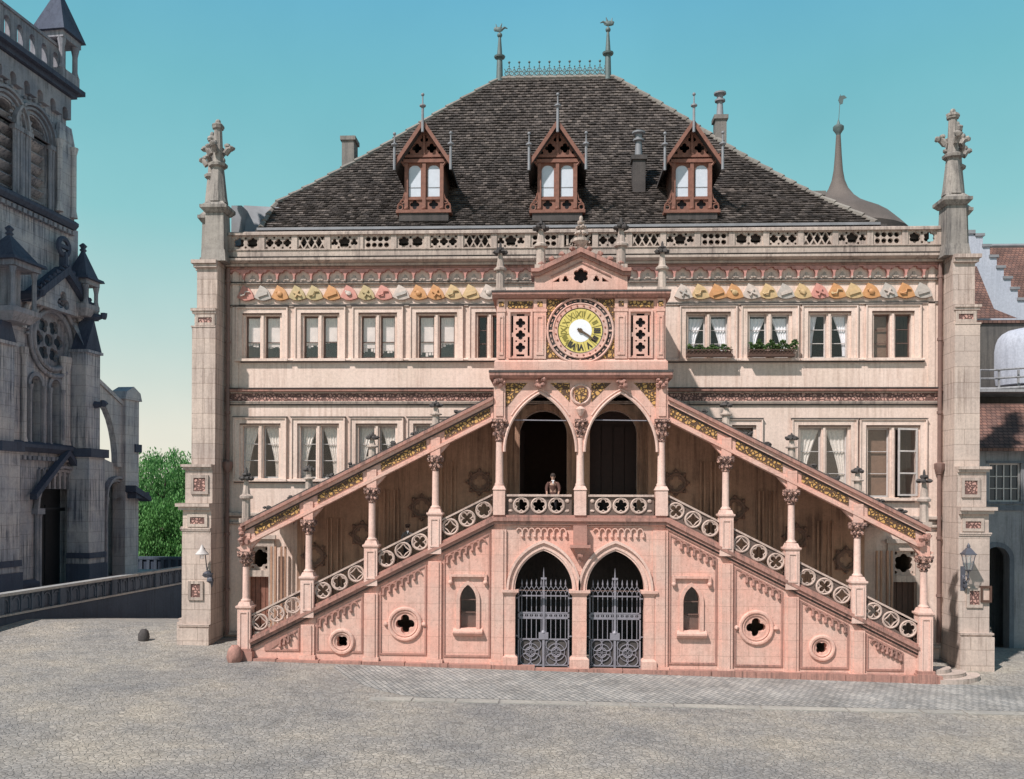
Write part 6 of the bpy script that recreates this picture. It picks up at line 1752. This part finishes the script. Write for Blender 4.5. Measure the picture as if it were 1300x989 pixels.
    for s in(-1,1): q.ball(s*.105,-.05,.045,.05,1,2.6,.9,10,6)
    loc('shoes',q,DARK)
    q=MB(); q.prism([(-.035,1.49),(.035,1.49),(.01,1.36),(-.01,1.36)],-.165,-.15); q.ball(-.03,-.16,1.475,.028,1.2,.5,.8,7,4); q.ball(.03,-.16,1.475,.028,1.2,.5,.8,7,4); loc('shirt_front',q,CLOTH)
COATB=plain('dark_brown_coat',(.10,.045,.035),.9); COATK=plain('grey_jacket',(.24,.19,.17),.9)
xx=PX(702,-2.9,610); person(xx,-2.95,5.32,0,'person in dark brown coat and white neckcloth standing behind the left balcony railing',COATB,False,[(-.22,-.50,.90),(.2,-.50,.90)])
xx=PX(517.5,-2.4,680); person(xx,-2.4,zs(xx)-.02,.15,'person in dark cap and grey jacket climbing the left covered stairs behind the balustrade',COATK,True,[(-.2,-.3,.98),(.27,-.05,.8)],.8)
# ================================================================ SKY, SUN, CAMERA
W=bpy.data.worlds.new('World'); SC.world=W; W.use_nodes=True; nt=W.node_tree; bg=nt.nodes['Background']
SEL,SAZ=math.radians(50),math.radians(-40)     # elevation; direction to sun measured from -Y towards -X
sdir=Vector((math.sin(SAZ)*math.cos(SEL),-math.cos(SAZ)*math.cos(SEL),math.sin(SEL)))
sky=N(nt,'ShaderNodeTexSky',sky_type='NISHITA'); sky.sun_disc=False; sky.sun_elevation=SEL; sky.sun_rotation=math.atan2(sdir.x,sdir.y)
tc=N(nt,'ShaderNodeTexCoord'); sx_=N(nt,'ShaderNodeSeparateXYZ'); nt.links.new(tc.outputs['Generated'],sx_.inputs[0])
def lin(r,g,b): return tuple(((c/255+.055)/1.055)**2.4 if c/255>.04 else c/255/12.92 for c in (r,g,b))
rp=ramp(nt,sx_.outputs[2],[(0,lin(236,236,222)),(.07,lin(226,234,222)),(.16,lin(190,222,218)),(.28,lin(143,210,215)),(.40,lin(120,198,212)),(.49,lin(104,184,214)),(.62,lin(60,120,160)),(1,lin(35,70,110))])
sk=mix(nt,sky.outputs[0],(.08,.08,.08),1,'MULTIPLY')
vn=N(nt,'ShaderNodeTexNoise'); vn.inputs['Scale'].default_value=3.5; vn.inputs['Detail'].default_value=6; nt.links.new(tc.outputs['Generated'],vn.inputs['Vector'])
rp=mix(nt,rp,ramp(nt,vn.outputs['Fac'],[(.3,(.86,.83,.82)),(.7,(1.04,.94,.92))]),1,'MULTIPLY')
fin=mix(nt,sk,rp,.92)
nt.links.new(fin,bg.inputs['Color']); bg.inputs['Strength'].default_value=1.0
sun=bpy.data.lights.new('sun','SUN'); sun.energy=4.8; sun.angle=math.radians(1.5); sun.color=(1,.95,.90)
so=bpy.data.objects.new('sun',sun); COL.objects.link(so); so.rotation_euler=sdir.to_track_quat('Z','Y').to_euler(); so.location=(-10,-30,40)
cam=bpy.data.cameras.new('camera'); co=bpy.data.objects.new('camera',cam); COL.objects.link(co); SC.camera=co
cam.sensor_width=36; cam.lens=F/1300*36; cam.shift_y=136.5/1300; cam.clip_end=6000; cam.clip_start=.1
co.location=(CX,CY,H); co.rotation_euler=(Matrix.Rotation(T,4,'Z')@Matrix.Rotation(PI/2,4,'X')@Matrix.Rotation(ROLL,4,'Z')).to_euler()
SC.render.engine='CYCLES'
vs_=SC.view_settings; vs_.view_transform='Standard'; vs_.look='None'; vs_.exposure=.12; vs_.gamma=1
